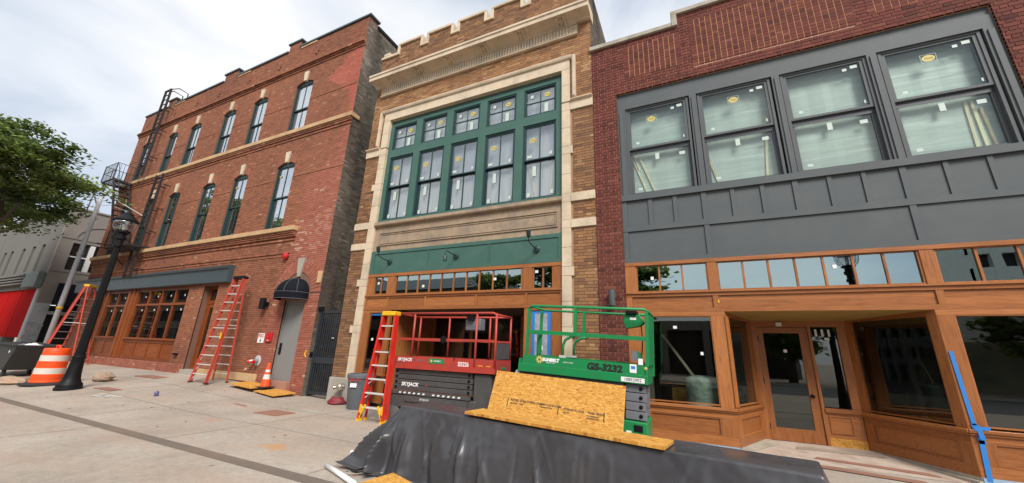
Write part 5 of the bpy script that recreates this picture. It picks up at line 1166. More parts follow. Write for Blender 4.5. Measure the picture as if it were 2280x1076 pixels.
MB().box(1.92, 2.3, -.03, -.0255, 1.21, 1.285).build('number_plate', M['wht'], SGn); text('10852902', .068, (2.11, -.031, 1.248), SGn, M['blk'], sx=1.05)
strips(SGn, 'white_label', M['wht'], [(2.06, 2.17, -.004, -.0005, 1.36, 1.5), (2.2, 2.275, -.004, -.0005, 1.5, 1.6)]); MB().lathe([(0, 0), (.025, .001), (0, .003)], (2.32, -.004, 1.45), 12, M=Matrix.Rotation(pi / 2, 4, 'X')).build('yellow_dot', M['yellow'], SGn); MB().box(2.08, 2.15, -.0055, -.0045, 1.42, 1.47).build('label_print', M['blue'], SGn)
MB().lathe([(.045, -.02), (.045, .02), (0, .02)], (-.02, .03, 1.16), 14, M=Matrix.Rotation(pi / 2, 4, 'X')).build('roller', M['steel'], SGn)

# ---------------------------------------------------------------- sheeting, boards
def smooth(a, b, t): t = min(1, max(0, (t - a) / (b - a))); return t * t * (3 - 2 * t)
# black sheeting over a barrier: L along the barrier, W its depth, H its height; the cloth hangs over all four sides
TA = Vector((-3.77, -3.91, 0)); TX = Vector((.986, -.168, 0)); TN = Vector((-.168, -.986, 0)); TL_, TW, TH = 4.60, .52, .82
rh = random.Random(23)
FOLD = [(rh.uniform(-.2, TL_), rh.uniform(.012, .05), rh.uniform(.03, .085) * rh.choice((1, 1, -1)), rh.uniform(-.35, .35), rh.uniform(.05, .5)) for _ in range(8)] + [(1.22, .03, .09, .1, .0), (2.15, .025, .07, .22, .05), (.30, .04, .1, .05, .1), (.62, .03, -.08, .12, .2)]
CFOLD = [(rh.uniform(0, 1), rh.uniform(.02, .07), rh.uniform(.09, .24) * rh.choice((1, -1, 1))) for _ in range(13)]
SAG = [(rh.uniform(.0, 4.4), rh.uniform(.12, .7), rh.uniform(.12, .5), rh.uniform(-.5, .5), rh.uniform(.012, .03), rh.uniform(.010, .024)) for _ in range(34)]
def drape(a, b):
    """a: along the barrier (0..L on top), b: 0 at the front edge, negative towards the back, positive down the front"""
    oa = min(a, 0.) if a < 0 else max(0., a - TL_); ob = b if b > 0 else min(0., b + TW)
    q = sqrt(oa * oa + ob * ob); p = TA + TX * min(TL_, max(0., a)) + TN * min(0., max(-TW, b)); p.z = TH
    n1 = NZ.noise((a * 1.3, b * 1.6, 3.)); n2 = NZ.noise((a * 4.5, b * 4.0, 9.)); n3 = NZ.noise((a * 11, b * 9, 5.))
    wr = 0.
    for (x, y, l, sl, w_, h) in SAG:      # short slack wrinkles anywhere
        u = b - y
        if -l < u < l:
            g = abs(a - x - sl * u) / w_
            if g < 4: wr += h * math.exp(-g * g * .5) * (1 - (u / l) ** 2)
    if q < 1e-6: p.z += .010 * n1 + .006 * n2 - .012 * smooth(0, 1, abs(n1)) + .3 * wr; return p
    out = (TX * oa + TN * ob) / q; left = -oa / q if oa < 0 else 0.
    phi = radians(13 + 19 * max(0., left) + 7 * n1); fo = 0.
    if b > 0 or b > -TW:
        if oa == 0:
            for (x, w_, h, sl, st_) in FOLD:
                d = abs(a - x - sl * q) / (w_ * (1 + 1.4 * q))
                if d < 5 and q > st_: fo += h * math.exp(-d) * smooth(st_, st_ + .5, q)
        else:
            t = math.atan2(-oa, ob + 1e-9) / (pi / 2) if ob >= 0 else 1. - ob * .3
            if oa > 0: t = math.atan2(oa, ob + 1e-9) / (pi / 2)
            for (x, w_, h) in CFOLD:
                d = abs(t - x + .06 * sin(q * 7 + x * 9)) / w_
                if d < 5: fo += h * math.exp(-d) * smooth(.04, .6, q) * 1.1
    hang = TH / cos(phi)
    if q < hang: z = TH - q * cos(phi); o = q * sin(phi)
    else: z = .0; o = hang * sin(phi) + (q - hang) * (.28 + .3 * n2)
    o += fo + wr + .014 * n2 * smooth(0, .3, q) + .006 * n3 + .02 * n1
    z2 = max(z, 0) + (.012 + .03 * abs(n2) + .25 * abs(fo)) * smooth(hang * .8, hang * 1.05, q)
    p = p + out * o; p.z = max(.008, z2 if q > .02 else TH - q * cos(phi)); return p
TP = MB(); NU, NV = 330, 130
for i in range(NU + 1):
    for j in range(NV + 1): TP.v.append(tuple(drape(-.93 + (TL_ + 1.53) * i / NU, -TW - .55 + (TW + .55 + 1.15) * j / NV)))
for i in range(NU):
    for j in range(NV):
        o = i * (NV + 1) + j; TP.f.append((o, o + 1, o + NV + 2, o + NV + 1)); TP.m.append(0); TP.t.append(.5)
tag(TP.build('plastic_sheeting', M['tarp'], smooth=True), 'black plastic sheeting draped over a long low barrier in the foreground', 'tarp')
def board(name, label, cat, P, ux, uz, w_, h_, t_, mt=None, group=None):
    """flat board: P corner, ux along the width, uz along the height"""
    ux, uz = Vector(ux).normalized(), Vector(uz).normalized(); uz = (uz - ux * uz.dot(ux)).normalized(); ny = uz.cross(ux)
    Mx = Matrix((ux, ny, uz)).transposed().to_4x4(); Mx.translation = P
    o = MB().box(0, w_, 0, t_, 0, h_).build(name, mt or M['osb'], bevel=.002); o.matrix_world = Mx
    tag(o, label, cat, group); OFF[o.name] = None; return o, Mx
uzv = Vector((.10, .26, .66)).normalized(); OP = Vector((-3.38, -1.58, 1.22)) - uzv * 1.17
OS, OM = board('strand_board', 'large stamped strand board leaning upright against the green scissor lift', 'wood board', OP, (2.42, 0, -.118), uzv, 2.42, 1.17, .018)
ZS = .46
rt = random.Random(2)
def jumble(n): return ''.join(rt.choice('ABDEHIKMNORSTUX0123456789 ') for _ in range(n))
for (x, z, s_, body) in ((.42, .22, .052, 'RATED SHEATHING SPAN'), (.42, .165, .028, 'EXPOSURE 1   24/16'), (.98, .22, .042, 'SIZED FOR SPACING'), (.98, .175, .028, 'THIS SIDE DOWN'), (1.42, .20, .046, 'STRENGTH AXIS'), (1.42, .15, .028, 'MILL 451'), (1.84, .20, .04, 'PANEL GRADE'), (1.82, .15, .028, '7/16 CATEGORY'), (1.82, .115, .026, 'CONSTRUCTION')):
    text(body, s_, (x, -.002, z + ZS), OS, M['blk'], ax='LEFT', sx=1.05, ext=.0003, bold=.0012)
for x in (.36, 1.32, 2.1): MB().box(x, x + .016, -.0015, -.0002, .09 + ZS, .24 + ZS).build('stamp_bar', M['blk'], OS)
pk = TA + TX * 1.19 + TN * .03; board('strand_plank', 'long narrow strand board lying along the top edge of the black sheeting', 'wood board', (pk.x, pk.y, TH + .055), TX + Vector((0, 0, -.012)), -TN, 2.33, .36, .03)
board('strand_offcut', 'orange strand board corner at the bottom edge of the photo', 'wood board', (-3.36, -4.42, .145), (.32, -.10, -.012), (.04, -.28, -.02), .55, .6, .02)
for k, (a, b, lbl) in enumerate((((-4.62, -4.30, .035), (-3.75, -4.62, .035), 'white pipe end poking from the black sheeting, nearer the camera'), ((-4.62, -3.82, .035), (-4.0, -4.12, .035), 'short white pipe end poking from the black sheeting, farther from the camera'))):
    tag(MB().tube([a, b], .03, 12).build('white_pipe', M['wht'], smooth=True), lbl, 'pipe', 'white pipes under the sheeting')
tag(MB().box(-4.68, -4.62, -3.86, -3.80, .005, .12).build('pipe_tee', M['wht'], bevel=.01), 'small white pipe fitting standing by the two white pipes', 'pipe fitting')
# plywood and cone by the grey door
for k, (P, ux, uy, wv, hv, lbl) in enumerate((((-13.55, -.72, .0), (1, -.035, 0), (.02, 1, 0), 1.25, .66, 'yellow plywood sheet on the paving left of the traffic cone'), ((-12.22, -.70, .0), (1, -.11, 0), (.1, 1, 0), 1.12, .68, 'yellow plywood sheet on the paving at the grey door sill'))):
    z = zg(P[0]) + .10
    b_, _ = board('plywood_sheet', lbl, 'wood board', (P[0], P[1], z - .02 + (0.0 if k == 0 else -.035)), (ux[0], ux[1], -.045), (uy[0], uy[1], .05), wv, hv, .025, group='plywood sheets by the grey door')
    tag(MB().box(P[0] + .2, P[0] + 1.0, -.45, -.1, zg(P[0] + .6) - .02, zg(P[0] + .6) + .045).build('timber_block', M['pine']), ['short timber under the left plywood sheet', 'short timber under the right plywood sheet'][k], 'timber')
CN = thing('traffic_cone', 'orange traffic cone with two white bands standing on yellow plywood', 'traffic cone', (-12.25, -.36, zg(-12.2) + .105))
MB().box(-12.45, -12.05, -.56, -.16, zg(-12.2) + .11, zg(-12.2) + .14).build('base', M['rubber'], CN, bevel=.01)
zc = zg(-12.2) + .14
MB().lathe([(.145, 0), (.14, .02), (.108, .22), (.098, .29), (.088, .36), (.078, .43), (.068, .5), (.045, .66), (.04, .70), (.0, .705)], (-12.25, -.36, zc), 20, m=[0, 0, 1, 1, 0, 1, 0, 0, 0]).build('cone_body', [M['org'], M['refl']], CN, smooth=True)
# traffic drum
DX, DY_ = -18.25, -3.35; zb = zg(DX, DY_)
DK = 1.14
DRm = thing('traffic_drum', 'large orange and white striped traffic drum on a black rubber base beside lamp post', 'traffic barrel', (DX, DY_, zb))
def dk(p): return [(r * 1.22, h * DK) for r, h in p]
MB().lathe(dk([(.46, 0), (.46, .03), (.38, .06), (.31, .07), (0, .07)]), (DX, DY_, zb), 8).build('base', M['rubber'], DRm)
MB().lathe(dk([(.30, .05), (.30, .10), (.285, .12), (.285, .27), (.275, .285), (.275, .43), (.262, .445), (.262, .60), (.25, .615), (.25, .76), (.237, .775), (.237, .92), (.225, .94), (.20, .95), (.0, .95)]), (DX, DY_, zb), 28, m=[0, 0, 0, 0, 1, 0, 0, 0, 1, 0, 0, 0, 0, 0]).build('drum_body', [M['org'], M['refl']], DRm, autos=True)
z9 = zb + .95 * DK; MB().prism([(DX + u, z9 + w_) for u, w_ in ((-.15, 0), (-.13, .1), (.13, .1), (.15, 0), (.11, 0), (.095, .065), (-.095, .065), (-.11, 0))], DY_ - .02, DY_ + .02, 'y').build('handle', M['org'], DRm)
# street lamps
def street_lamp(x, y, z, label, grow=1.085):
    T = thing('street_lamp', label, 'street lamp', (x, y, z), group='acorn globe street lamps'); bk = M['black']; c = (x, y, z)
    MB().lathe([(.27, 0), (.27, .05), (.25, .07), (.25, .12), (.235, .16), (.2, .2), (.17, .28), (.15, .42), (.135, .62), (.125, .78), (.135, .80), (.135, .84), (.115, .86), (.115, .92)], c, 16).build('base', bk, T, autos=True)
    p = MB(); n = 16; prof = [.105, .09]
    for k, (r0, zz) in enumerate(((.098, .92), (.072, 3.92))):
        for i in range(n * 2): a = 2 * pi * i / (n * 2); r = r0 * (1 if i % 2 else .9); p.v.append((x + r * cos(a), y + r * sin(a), z + zz))
    for i in range(n * 2): j = (i + 1) % (n * 2); p.f.append((i, j, n * 2 + j, n * 2 + i)); p.m.append(0); p.t.append(.5)
    p.build('pole', bk, T, autos=True)
    MB().lathe([(.075, 3.92), (.11, 3.93), (.11, 4.0), (.085, 4.02), (.085, 4.12), (.13, 4.16), (.13, 4.22), (.10, 4.25), (.10, 4.32), (.17, 4.36), (.17, 4.40), (.0, 4.40)], c, 20).build('neck', bk, T, autos=True)
    MB().lathe([(.15, 4.40), (.22, 4.46), (.255, 4.56), (.265, 4.66), (.25, 4.72)], c, 20).build('globe', M['globe'], T, smooth=True)
    for k in range(8): a = 2 * pi * k / 8 + .2; MB().tube([(x + r * cos(a), y + r * sin(a), z + h) for r, h in ((.155, 4.40), (.228, 4.46), (.263, 4.56), (.273, 4.66), (.26, 4.73))], .005, 5).build('cage_rib', bk, T)
    MB().lathe([(.285, 4.70), (.29, 4.73), (.25, 4.78), (.17, 4.87), (.13, 4.90), (.13, 4.93), (.09, 4.97), (.06, 5.0), (.03, 5.03), (.03, 5.06), (.0, 5.10)], c, 20).build('cap', bk, T, autos=True)
    MB().lathe([(.03, 4.40), (.045, 4.5), (.045, 4.62), (.0, 4.66)], c, 10).build('bulb', M['wht'], T, smooth=True)
    T.scale = (grow,) * 3; return T
M['globe'] = glassmat('lamp_globe', (.93, .93, .95), .26, .05)
LP1 = street_lamp(-16.35, -3.4, zg(-16.35, -3.4) - .005, 'black street lamp with glass acorn globe standing beside the striped traffic drum')
LP2 = street_lamp(4.04, -4.4, 0, 'black street lamp out of frame, seen mirrored in the transom glass', .95)
# utility pole
UP = thing('utility_pole', 'tall pale metal pole with small cable arms left of the red brick building', 'pole', (-27.6, -1.2, zg(-27, -1.2)))
zp = zg(-27, -1.2)
MB().tube([(-27.6, -1.2, zp), (-27.6, -1.2, 8.7)], [.11, .085], 16).build('shaft', M['steel'], UP, smooth=True)
MB().lathe([(.113, 0), (.113, .12)], (-27.6, -1.2, 2.75), 16).build('yellow_band', M['lyel'], UP, smooth=True)
MB().lathe([(.125, 0), (.125, .06)], (-27.6, -1.2, 5.5), 16).build('clamp', M['steel'], UP)
MB().tube([(-27.6, -1.2, 8.0), (-28.2, -1.3, 8.75), (-28.5, -1.35, 9.05), (-29.0, -1.4, 9.1)], .035, 6).build('cable_arm', M['steel'], UP); MB().tube([(-27.6, -1.2, 8.65), (-27.2, -1.0, 8.85), (-26.8, -.7, 8.4), (-26.2, -.2, 8.0), (-25.6, -.01, 7.7)], .02, 6).build('cable', M['steel'], UP)
MB().tube([(-27.5, -1.15, 8.15), (-27.1, -.9, 8.2), (-26.4, -.3, 7.9)], .012, 5).build('cable', M['steel'], UP); MB().tube([(-28.4, -1.3, 8.9), (-28.5, -1.3, 7.8)], .03, 6).build('arm_brace', M['steel'], UP)
# tilt cart
TC = thing('tilt_cart', 'dark grey plastic tilt cart on small wheels at the left edge', 'cart', (-19.4, -4.0, zg(-22, -3.1)))
zq = zg(-22, -3.1); ca = M['cart']
def cprof(k): return [(-20.9, zq + 1.12), (-20.75, zq + .95), (-19.9, zq + .26), (-18.75, zq + .26), (-18.2, zq + 1.05), (-18.12, zq + 1.05)]
co = MB(); th = .03
for y in (-4.42, -3.42): co.prism([(-20.9, zq + 1.12), (-20.0, zq + .25), (-18.75, zq + .25), (-18.15, zq + 1.06)], y, y + th, 'y')
co.build('side_wall', ca, TC)
en = MB()
for a, b in (((-20.9, 1.12), (-20.0, .25)), ((-20.0, .25), (-18.75, .25)), ((-18.75, .25), (-18.15, 1.06))):
    d = Vector((b[0] - a[0], 0, b[1] - a[1])); en.beam((a[0], -3.905, a[1] + zq), (b[0], -3.905, b[1] + zq), 1.03, .03, (d.z, 0, -d.x))
en.build('tub_floor', ca, TC)
rim = MB()
for p, q in (((-20.95, -4.46, 1.13), (-18.1, -4.46, 1.07)), ((-20.95, -3.36, 1.13), (-18.1, -3.36, 1.07)), ((-18.1, -4.46, 1.07), (-18.1, -3.36, 1.07)), ((-20.95, -4.46, 1.13), (-20.95, -3.36, 1.13))): rim.beam((p[0], p[1], p[2] + zq), (q[0], q[1], q[2] + zq), .06, .04)
rim.build('rim', ca, TC)
for x, r in ((-18.95, .13), (-20.0, .13)):
    for y in (-4.32, -3.48): MB().lathe([(.03, -.03), (r * .95, -.03), (r, -.015), (r, .015), (r * .95, .03), (.03, .03)], (x, y, zq + r), 16, M=Matrix.Rotation(pi / 2, 4, 'X')).build('wheel', M['rubber'], TC, autos=True); MB().beam((x, y, zq + r), (x, y, zq + .27), .03, .07).build('fork', M['sdk'], TC)
MB().lathe([(.045, 0), (.045, .004), (0, .005)], (-18.7, -4.425, zq + .85), 12, M=Matrix.Rotation(pi / 2, 4, 'X')).build('plug', M['wht'], TC)
TC.location = (-22.15, -3.15, zq)
db = [('debris_bag', 'white plastic bag among rubbish in the tilt cart', (-19.2, -3.9, zq + .85), .3), ('debris_lump', 'grey rubble lump in the tilt cart', (-19.7, -3.8, zq + .8), .28)]
def lump(name, label, cat, c, s_, mt, seed, n=14):
    b = MB(); rows = n // 2
    for j in range(rows + 1):
        for i in range(n):
            a, t = 2 * pi * i / n, pi * j / rows; d = Vector((cos(a) * sin(t), sin(a) * sin(t), cos(t)))
            f = 1 + .28 * NZ.noise(d * 1.6 + Vector((seed, 0, 0))) + .12 * NZ.noise(d * 4 + Vector((0, seed, 0)))
            b.v.append((c[0] + d.x * s_[0] * f, c[1] + d.y * s_[1] * f, c[2] + max(-.98, d.z) * s_[2] * f))
    for j in range(rows):
        for i in range(n): o = j * n + i; o2 = j * n + (i + 1) % n; b.f.append((o, o + n, o2 + n, o2)); b.m.append(0); b.t.append(.5)
    return tag(b.build(name, mt), label, cat)
lump('rubbish_bag', 'white rubbish bag showing above the rim of the tilt cart', 'bag', (-21.6, -3.05, zq + .9), (.32, .28, .26), M['wht'], 2); lump('rubbish_bag', 'grey rubbish lump in the left part of the tilt cart', 'bag', (-22.5, -3.05, zq + .75), (.45, .3, .36), M['sgry'], 5)
lump('stone_rubble', 'loose pinkish brown stone lying right of the black lamp post base', 'stone', (-17.75, -2.25, zg(-17.7, -2.2) + .11), (.42, .24, .17), M['rock'], 8)
lump('stone_rubble', 'flat grey stone slab with clay on top at left edge by tilt cart', 'stone', (-19.5, -3.75, zg(-19.4, -3.8) + .08), (.62, .4, .13), M['rock'], 12)
# bin, hose, small things
BN = thing('trash_can', 'tall grey plastic trash can with red lettering by the red stepladder', 'trash can', (-8.17, -.42, 0))
MB().lathe([(.27, 0), (.28, .02), (.345, .74), (.35, .76), (.375, .77), (.375, .85), (.355, .87), (.33, .87), (.33, .8), (.27, .05), (0, .05)], (-8.17, -.42, 0), 28).build('body', M['bin'], BN, autos=True)
for s in (-1, 1): MB().box(-8.17 + s * .36 - .04, -8.17 + s * .36 + .04, -.5, -.34, .68, .8).build('handle', M['bin'], BN, bevel=.01)
text('BRUTE', .1, (-8.02, -.78, .73), BN, M['firered'], rot=(pi / 2 - .09, 0, .35)); MB().box(-.09, .09, -.004, 0, -.05, .05, M=Matrix.Translation((-8.08, -.765, .6)) @ Matrix.Rotation(.28, 4, 'Z') @ Matrix.Rotation(-.09, 4, 'X')).build('paper_label', M['wht'], BN)
HS = MB(); pts = []
for k in range(120): a = k * .42; r = .26 - .0009 * k + .02 * sin(k * 1.7); pts.append((-9.2 + r * cos(a), -.22 + r * .8 * sin(a), .035 + .0011 * k + .012 * sin(k * .9)))
HS.tube(pts, .026, 6); tag(HS.build('hose_coil', M['hose'], smooth=True), 'coiled maroon hose on the paving by the trash can', 'hose')
for (x0, x1, y0, y1, lbl) in ((-9.42, -8.65, -2.36, -1.83, 'rusty brown utility cover in the paving in front of the trash can'), (-18.3, -16.9, -1.25, -.72, 'brown utility cover in the paving near the mahogany shop window'), (-16.0, -15.0, -3.0, -2.7, 'thin brown utility cover in the paving right of lamp post')):
    tag(MB().prism([(x0, y0), (x1, y0 + .01), (x1 - .02, y1), (x0 + .01, y1)], zg((x0 + x1) / 2, (y0 + y1) / 2) - .04, zg((x0 + x1) / 2, (y0 + y1) / 2) + .014, 'z').build('utility_cover', M['paperb']), lbl, 'utility cover', 'utility covers in the paving')
BT = tag(MB().lathe([(.045, 0), (.05, .02), (.05, .09), (.03, .12), (.02, .13), (.0, .135)], (-13.3, -2.62, zg(-13.3, -2.62)), 12).build('small_bottle', mat('bottle_blue', (.08, .10, .22), .3), smooth=True), 'small dark blue bottle standing alone on the paving', 'bottle')
sp = MB(); rp_ = random.Random(21)
for k in range(11):
    cx, cy, r = -14.3 + rp_.uniform(-.45, .45), -3.3 + rp_.uniform(-.16, .16), rp_.uniform(.03, .11); z = zg(cx, cy) + .004
    sp.poly([(cx + r * 1.6 * cos(a) * rp_.uniform(.6, 1.2), cy + r * sin(a) * rp_.uniform(.6, 1.2), z + .0002 * k) for a in [2 * pi * i / 9 for i in range(9)]])
sp = sp.build('paint_splash', M['refl']); sp['kind'] = 'stuff'; sp['label'] = 'white paint splash on the paving'
cr = MB()
for k in range(40):
    cx, cy, r = rp_.uniform(-16, -2.5), rp_.uniform(-4.4, -.3), rp_.uniform(.008, .024)
    a = rp_.uniform(0, 3); cr.box(-r, r, -r * .5, r * .5, 0, r * .5, M=Matrix.Translation((cx, cy, zg(cx, cy) + .001)) @ Matrix.Rotation(a, 4, 'Z'))
cr = cr.build('litter_crumbs', M['paperb']); cr['kind'] = 'stuff'; cr['label'] = 'small clay crumbs scattered on the paving'
tag(MB().prism([(-10.95, -1.95), (-10.4, -1.98), (-10.38, -1.95), (-10.9, -1.9)], zg(-10.7, -1.95) - .01, zg(-10.7, -1.95) + .015, 'z').build('wood_sliver', M['paperb']), 'thin wood sliver on the paving in front of the plywood', 'wood scrap')
# recess: loose boards and papers on the floor, tape on the post, things behind the glass
def flz(y): return .004 + .091 * (y + .03) / 1.34
for k, (x0, y0, x1, y1, wv, mt, lbl) in enumerate(((1.55, .80, 2.85, .88, .2, 'paperg', 'grey brown board lying on the recess floor before the sidelight'), (1.7, .28, 3.2, .10, .14, 'paperb', 'reddish brown paper strip on the recess floor, middle of three'), (1.5, -.25, 2.9, -.52, .22, 'paperb', 'reddish brown paper strip nearest the black sheeting'), (.75, .2, 1.35, 1.0, .3, 'limeg', 'pale stone threshold piece lying by the left base'))):
    d = Vector((x1 - x0, y1 - y0, 0)); L = d.length; d.normalize(); q = Vector((-d.y, d.x, 0)) * wv
    z0, z1 = max(.012, flz(y0) + .004), max(.012, flz(y1) + .004)
    b = MB(); P = [Vector((x0, y0, z0)), Vector((x1, y1, z1)), Vector((x1, y1, z1)) + q + Vector((-.1, 0, 0)), Vector((x0, y0, z0)) + q * .8 + Vector((.05, 0, 0))]
    for p in P: p.z = max(.012, flz(p.y) + .005)
    b.poly(P).poly([p + Vector((0, 0, .006)) for p in P])
    for i in range(4): j = (i + 1) % 4; b.poly([P[i], P[j], P[j] + Vector((0, 0, .006)), P[i] + Vector((0, 0, .006))])
    tag(b.build('floor_scrap', M[mt]), lbl, 'scrap')
tp = MB()
for a, b_, wv in (((3.632, 1.85), (3.66, .80), .05), ((3.66, .82), (3.70, .55), .075), ((3.69, .60), (3.66, .06), .06)):
    tp.poly([(a[0] - wv / 2, -.0145, a[1]), (a[0] + wv / 2, -.0145, a[1]), (b_[0] + wv / 2, -.0145, b_[1]), (b_[0] - wv / 2, -.0145, b_[1])])
tp.poly([(3.63, -.056, .775), (3.80, -.056, .795), (3.80, -.056, .75), (3.63, -.056, .725)]).poly([(3.645, -.0565, .80), (3.70, -.0565, .80), (3.725, -.0565, .62), (3.665, -.0565, .62)])
tag(tp.build('masking_tape', M['blue']), 'long strip of blue masking tape hanging down the cedar corner post', 'tape')
tag(MB().beam((-.60, .75, 2.08), (.02, .50, 1.15), .05, .03, (0, 1, 0)).build('timber_pole', M['pine']), 'pale timber pole leaning inside behind the left shop window', 'timber')
b = MB(); NU, NV = 26, 22
for j in range(NV + 1):
    for i in range(NU):
        a = 2 * pi * i / NU; zz = .08 + 1.19 * j / NV; r = (.30 if zz < 1.24 else .30 - (zz - 1.24) * 6) * (1 + .10 * NZ.noise((cos(a) * 3, sin(a) * 3, zz * 4)) + .06 * NZ.noise((cos(a) * 8, sin(a) * 8, zz * 9)))
        b.v.append((.10 + r * cos(a), .44 + r * .9 * sin(a), zz))
for j in range(NV):
    for i in range(NU): o = j * NU + i; o2 = j * NU + (i + 1) % NU; b.f.append((o, o2, o2 + NU, o + NU)); b.m.append(0); b.t.append(.5)
b.f.append(tuple(NV * NU + i for i in range(NU))); b.m.append(0); b.t.append(.5)
tag(b.build('wrapped_roll', M['poly'], smooth=True), 'round bundle in crinkled clear plastic wrap inside the left shop window', 'wrapped bundle')
tag(MB().box(-.5, -.1, 1.0, 1.03, .08, .98).build('board_offcut', M['osb']), 'yellow board offcut standing inside the left shop window', 'wood board')
# ---------------------------------------------------------------- trees
def tree(label, x, y, z, H, crown, nleaf, leafs, seed, pads=120, trunk_h=.3, group='street trees', lean=(0, 0), cut=None, limbs=()):
    rd = random.Random(seed); T = thing('oak_tree', label, 'tree', (x, y, z), group=group)
    cx, cy, cz, rx, ry, rz = crown
    base = Vector((x, y, z)); th = H * trunk_h
    tk = MB(); tk.tube([base, base + Vector((.05, .03, th * .5)), base + Vector((lean[0], lean[1], th))], [.34, .26, .22], 10); fork = base + Vector((lean[0], lean[1], th)); tk.build('trunk', M['bark'], T, smooth=True)
    br = MB(); P = []
    for k in range(pads):
        for _ in range(40):
            d = Vector((rd.gauss(0, 1), rd.gauss(0, 1), rd.gauss(0, 1))).normalized(); r = rd.uniform(.45, 1.) ** .6
            p = Vector((cx + d.x * rx * r, cy + d.y * ry * r, cz + d.z * rz * r + .18 * rz * NZ.noise((d.x * 2 + seed, d.y * 2, d.z * 2)) * 3))
            if p.z > fork.z - .6 and (cut is None or cut(p)): break
        P.append(p)
    mains = []
    for k in range(9):
        p = rd.choice(P); a = fork; b = fork.lerp(p, .55) + Vector((0, 0, .5)); mains.append(b)
        br.tube([a, a.lerp(b, .5) + Vector((rd.uniform(-.3, .3), rd.uniform(-.3, .3), .3)), b, p], [.17, .12, .085, .03], 7)
    for p in P:
        m = min(mains, key=lambda q: (q - p).length)
        mid = m.lerp(p, .5) + Vector((rd.uniform(-.3, .3), rd.uniform(-.3, .3), rd.uniform(-.1, .3))); br.tube([m, mid, p], [.05, .03, .012], 5)
    for L_ in limbs: br.tube(L_, [.13 - .03 * i for i in range(len(L_))], 7)
    br.build('branches', M['bark'], T, smooth=True)
    lf = MB(); per = nleaf // pads
    for p in P:
        pt = min(1, max(0, rd.gauss(.5, .24))); a0 = rd.uniform(0, 6.28); sx_, sy_, sz_ = rd.uniform(.55, 1.2), rd.uniform(.45, .9), rd.uniform(.16, .36)
        for k in range(per):
            u = Vector((rd.gauss(0, .55), rd.gauss(0, .55), rd.gauss(0, .6)))
            q = p + Vector((cos(a0) * u.x * sx_ - sin(a0) * u.y * sy_, sin(a0) * u.x * sx_ + cos(a0) * u.y * sy_, u.z * sz_ - .12 * (u.x ** 2 + u.y ** 2)))
            n_ = Vector((rd.gauss(0, .55), rd.gauss(0, .55), 1)).normalized(); t1 = n_.orthogonal().normalized(); t2 = n_.cross(t1); an = rd.uniform(0, 6.28)
            e1 = (t1 * cos(an) + t2 * sin(an)) * leafs * rd.uniform(.6, 1.2); e2 = (t2 * cos(an) - t1 * sin(an)) * leafs * .45
            lf.poly([q - e1, q + e2, q + e1, q - e2], 0, min(1, max(0, pt + rd.gauss(0, .13) + .2 * u.z)))
    o = lf.build('crown', M['leaf'], T); return T
tree('large dark green oak with spreading crown at the left edge of the photo', -29.4, -5.2, 0, 12, (-30.5, -4.9, 8.8, 7.0, 3.6, 2.4), 42000, .125, 5, 130, .42, cut=lambda p: p.z > 6.9, limbs=[((-30.5, -5.0, 5.2), (-28.4, -4.2, 5.9), (-26.6, -4.0, 6.35), (-25.4, -4.0, 6.9)), ((-27.6, -4.1, 6.1), (-27.3, -4.1, 6.8), (-27.4, -4.2, 7.6))])
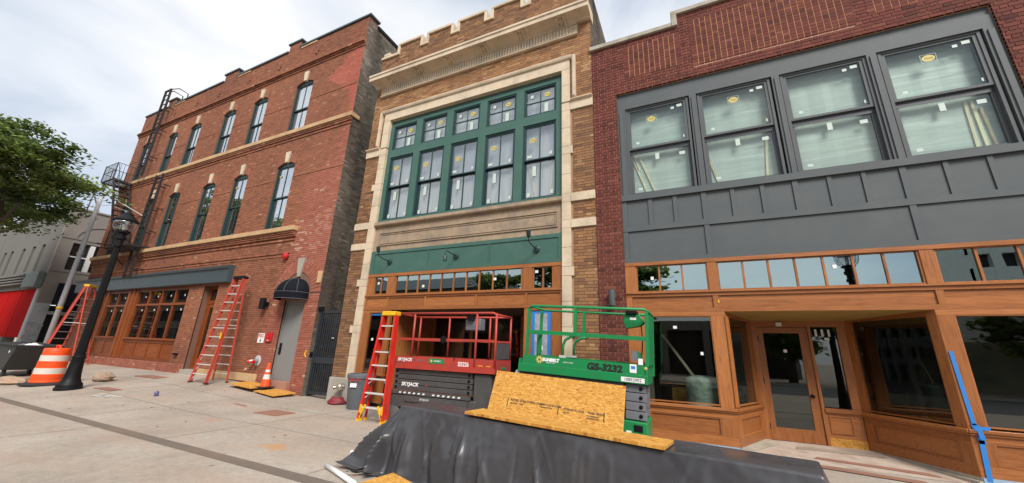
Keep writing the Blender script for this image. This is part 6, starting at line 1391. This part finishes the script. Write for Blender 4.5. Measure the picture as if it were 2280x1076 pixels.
# other side of the street: only mirrored in the glass
for k, (x, y, H_, cr, lb) in enumerate(((-18, -27, 9, (-18, -27, 6.6, 4.6, 3.5, 3.2), 'oak across the street mirrored in tan building transoms, left one'), (-10.5, -25, 9.5, (-10.5, -25, 6.9, 4.8, 3.5, 3.4), 'oak across the street mirrored in tan building transoms, right one'), (-3.6, -20.5, 8, (-3.9, -20.5, 5.9, 2.2, 2.2, 2.6), 'smaller oak across the street mirrored in the leftmost cedar transom'))):
    tree(lb, x, y, 0, H_, cr, 9000, .28, 30 + k, 60, .3, 'street trees')
def far_block(name, label, x0, x1, y0, y1, h, mt, floors, bays, rec=.4, gable=False):
    T = thing(name, label, 'building', ((x0 + x1) / 2, y1, 0)); fh = h / floors
    w = MB(); w.box(x0, x1, y0, y1 - rec, 0, h - .1).box(x0 + .2, x1 - .2, y1 - rec, y1 - rec + .03, 0, h - .3, 1)
    for f in range(floors): 
        w.box(x0, x1, y1 - rec, y1, f * fh + fh * .62 if f else fh * .82, (f + 1) * fh)
        if f: w.box(x0, x1, y1 - rec, y1, f * fh, f * fh + fh * .14)
    for b_ in range(bays + 1): xx = x0 + (x1 - x0) * b_ / bays; w.box(max(x0, xx - .3), min(x1, xx + .3), y1 - rec, y1 + .02, 0, h - .02)
    w.build('frame', [mt, M['dark']], T)
    if gable:
        r = MB(); r.prism([(y0 - .4, h), (y1 + .4, h), ((y0 + y1) / 2, h + 3)], x0 - .3, x1 + .3, 'x'); r.build('roof', M['sdk'], T)
    return T
far_block('parking_deck', 'grey parking deck across the street mirrored in the far right transom', 19.6, 62, -38, -31, 15, mat('deck_concrete', (.5, .5, .47), .9, var=.15), 7, 30)
far_block('brick_row', 'brown shop row across the street mirrored in the tan building transoms', -48, -23, -46, -31, 9.0, M['brown'], 2, 7, gable=True)
far_block('shop_row', 'long dark shop row farther along the street mirrored in mahogany shop windows', -190, -49, -50, -32, 13, M['brown'], 3, 30)
far_block('low_shop', 'low pale shop across the street mirrored in the lower shop windows', -22, 9, -42, -34, 5.2, M['stucco2'], 1, 8)
mu = MB().box(14, 34, -30.2, -30, 0, 3.4); tag(mu.build('painted_wall', mat('mural_paint', (.32, .30, .2), .8, var=.7, vs=.6, dirt=(.05, .14, .12), ds=.4, damt=.9)), 'painted garden wall across the street mirrored in the right shop window', 'wall')
for k, (x, y, H_, cr, lb) in enumerate(((7, -27, 6, (7, -27, 4.0, 3.2, 2.5, 2.0), 'small oak across the street mirrored in the glass of door 111'), (20, -26, 6, (20, -26, 4.2, 3.0, 2.5, 1.8), 'small oak before the painted wall mirrored in the right shop window'))):
    tree(lb, x, y, 0, H_, cr, 5000, .28, 50 + k, 40, .3, 'street trees')
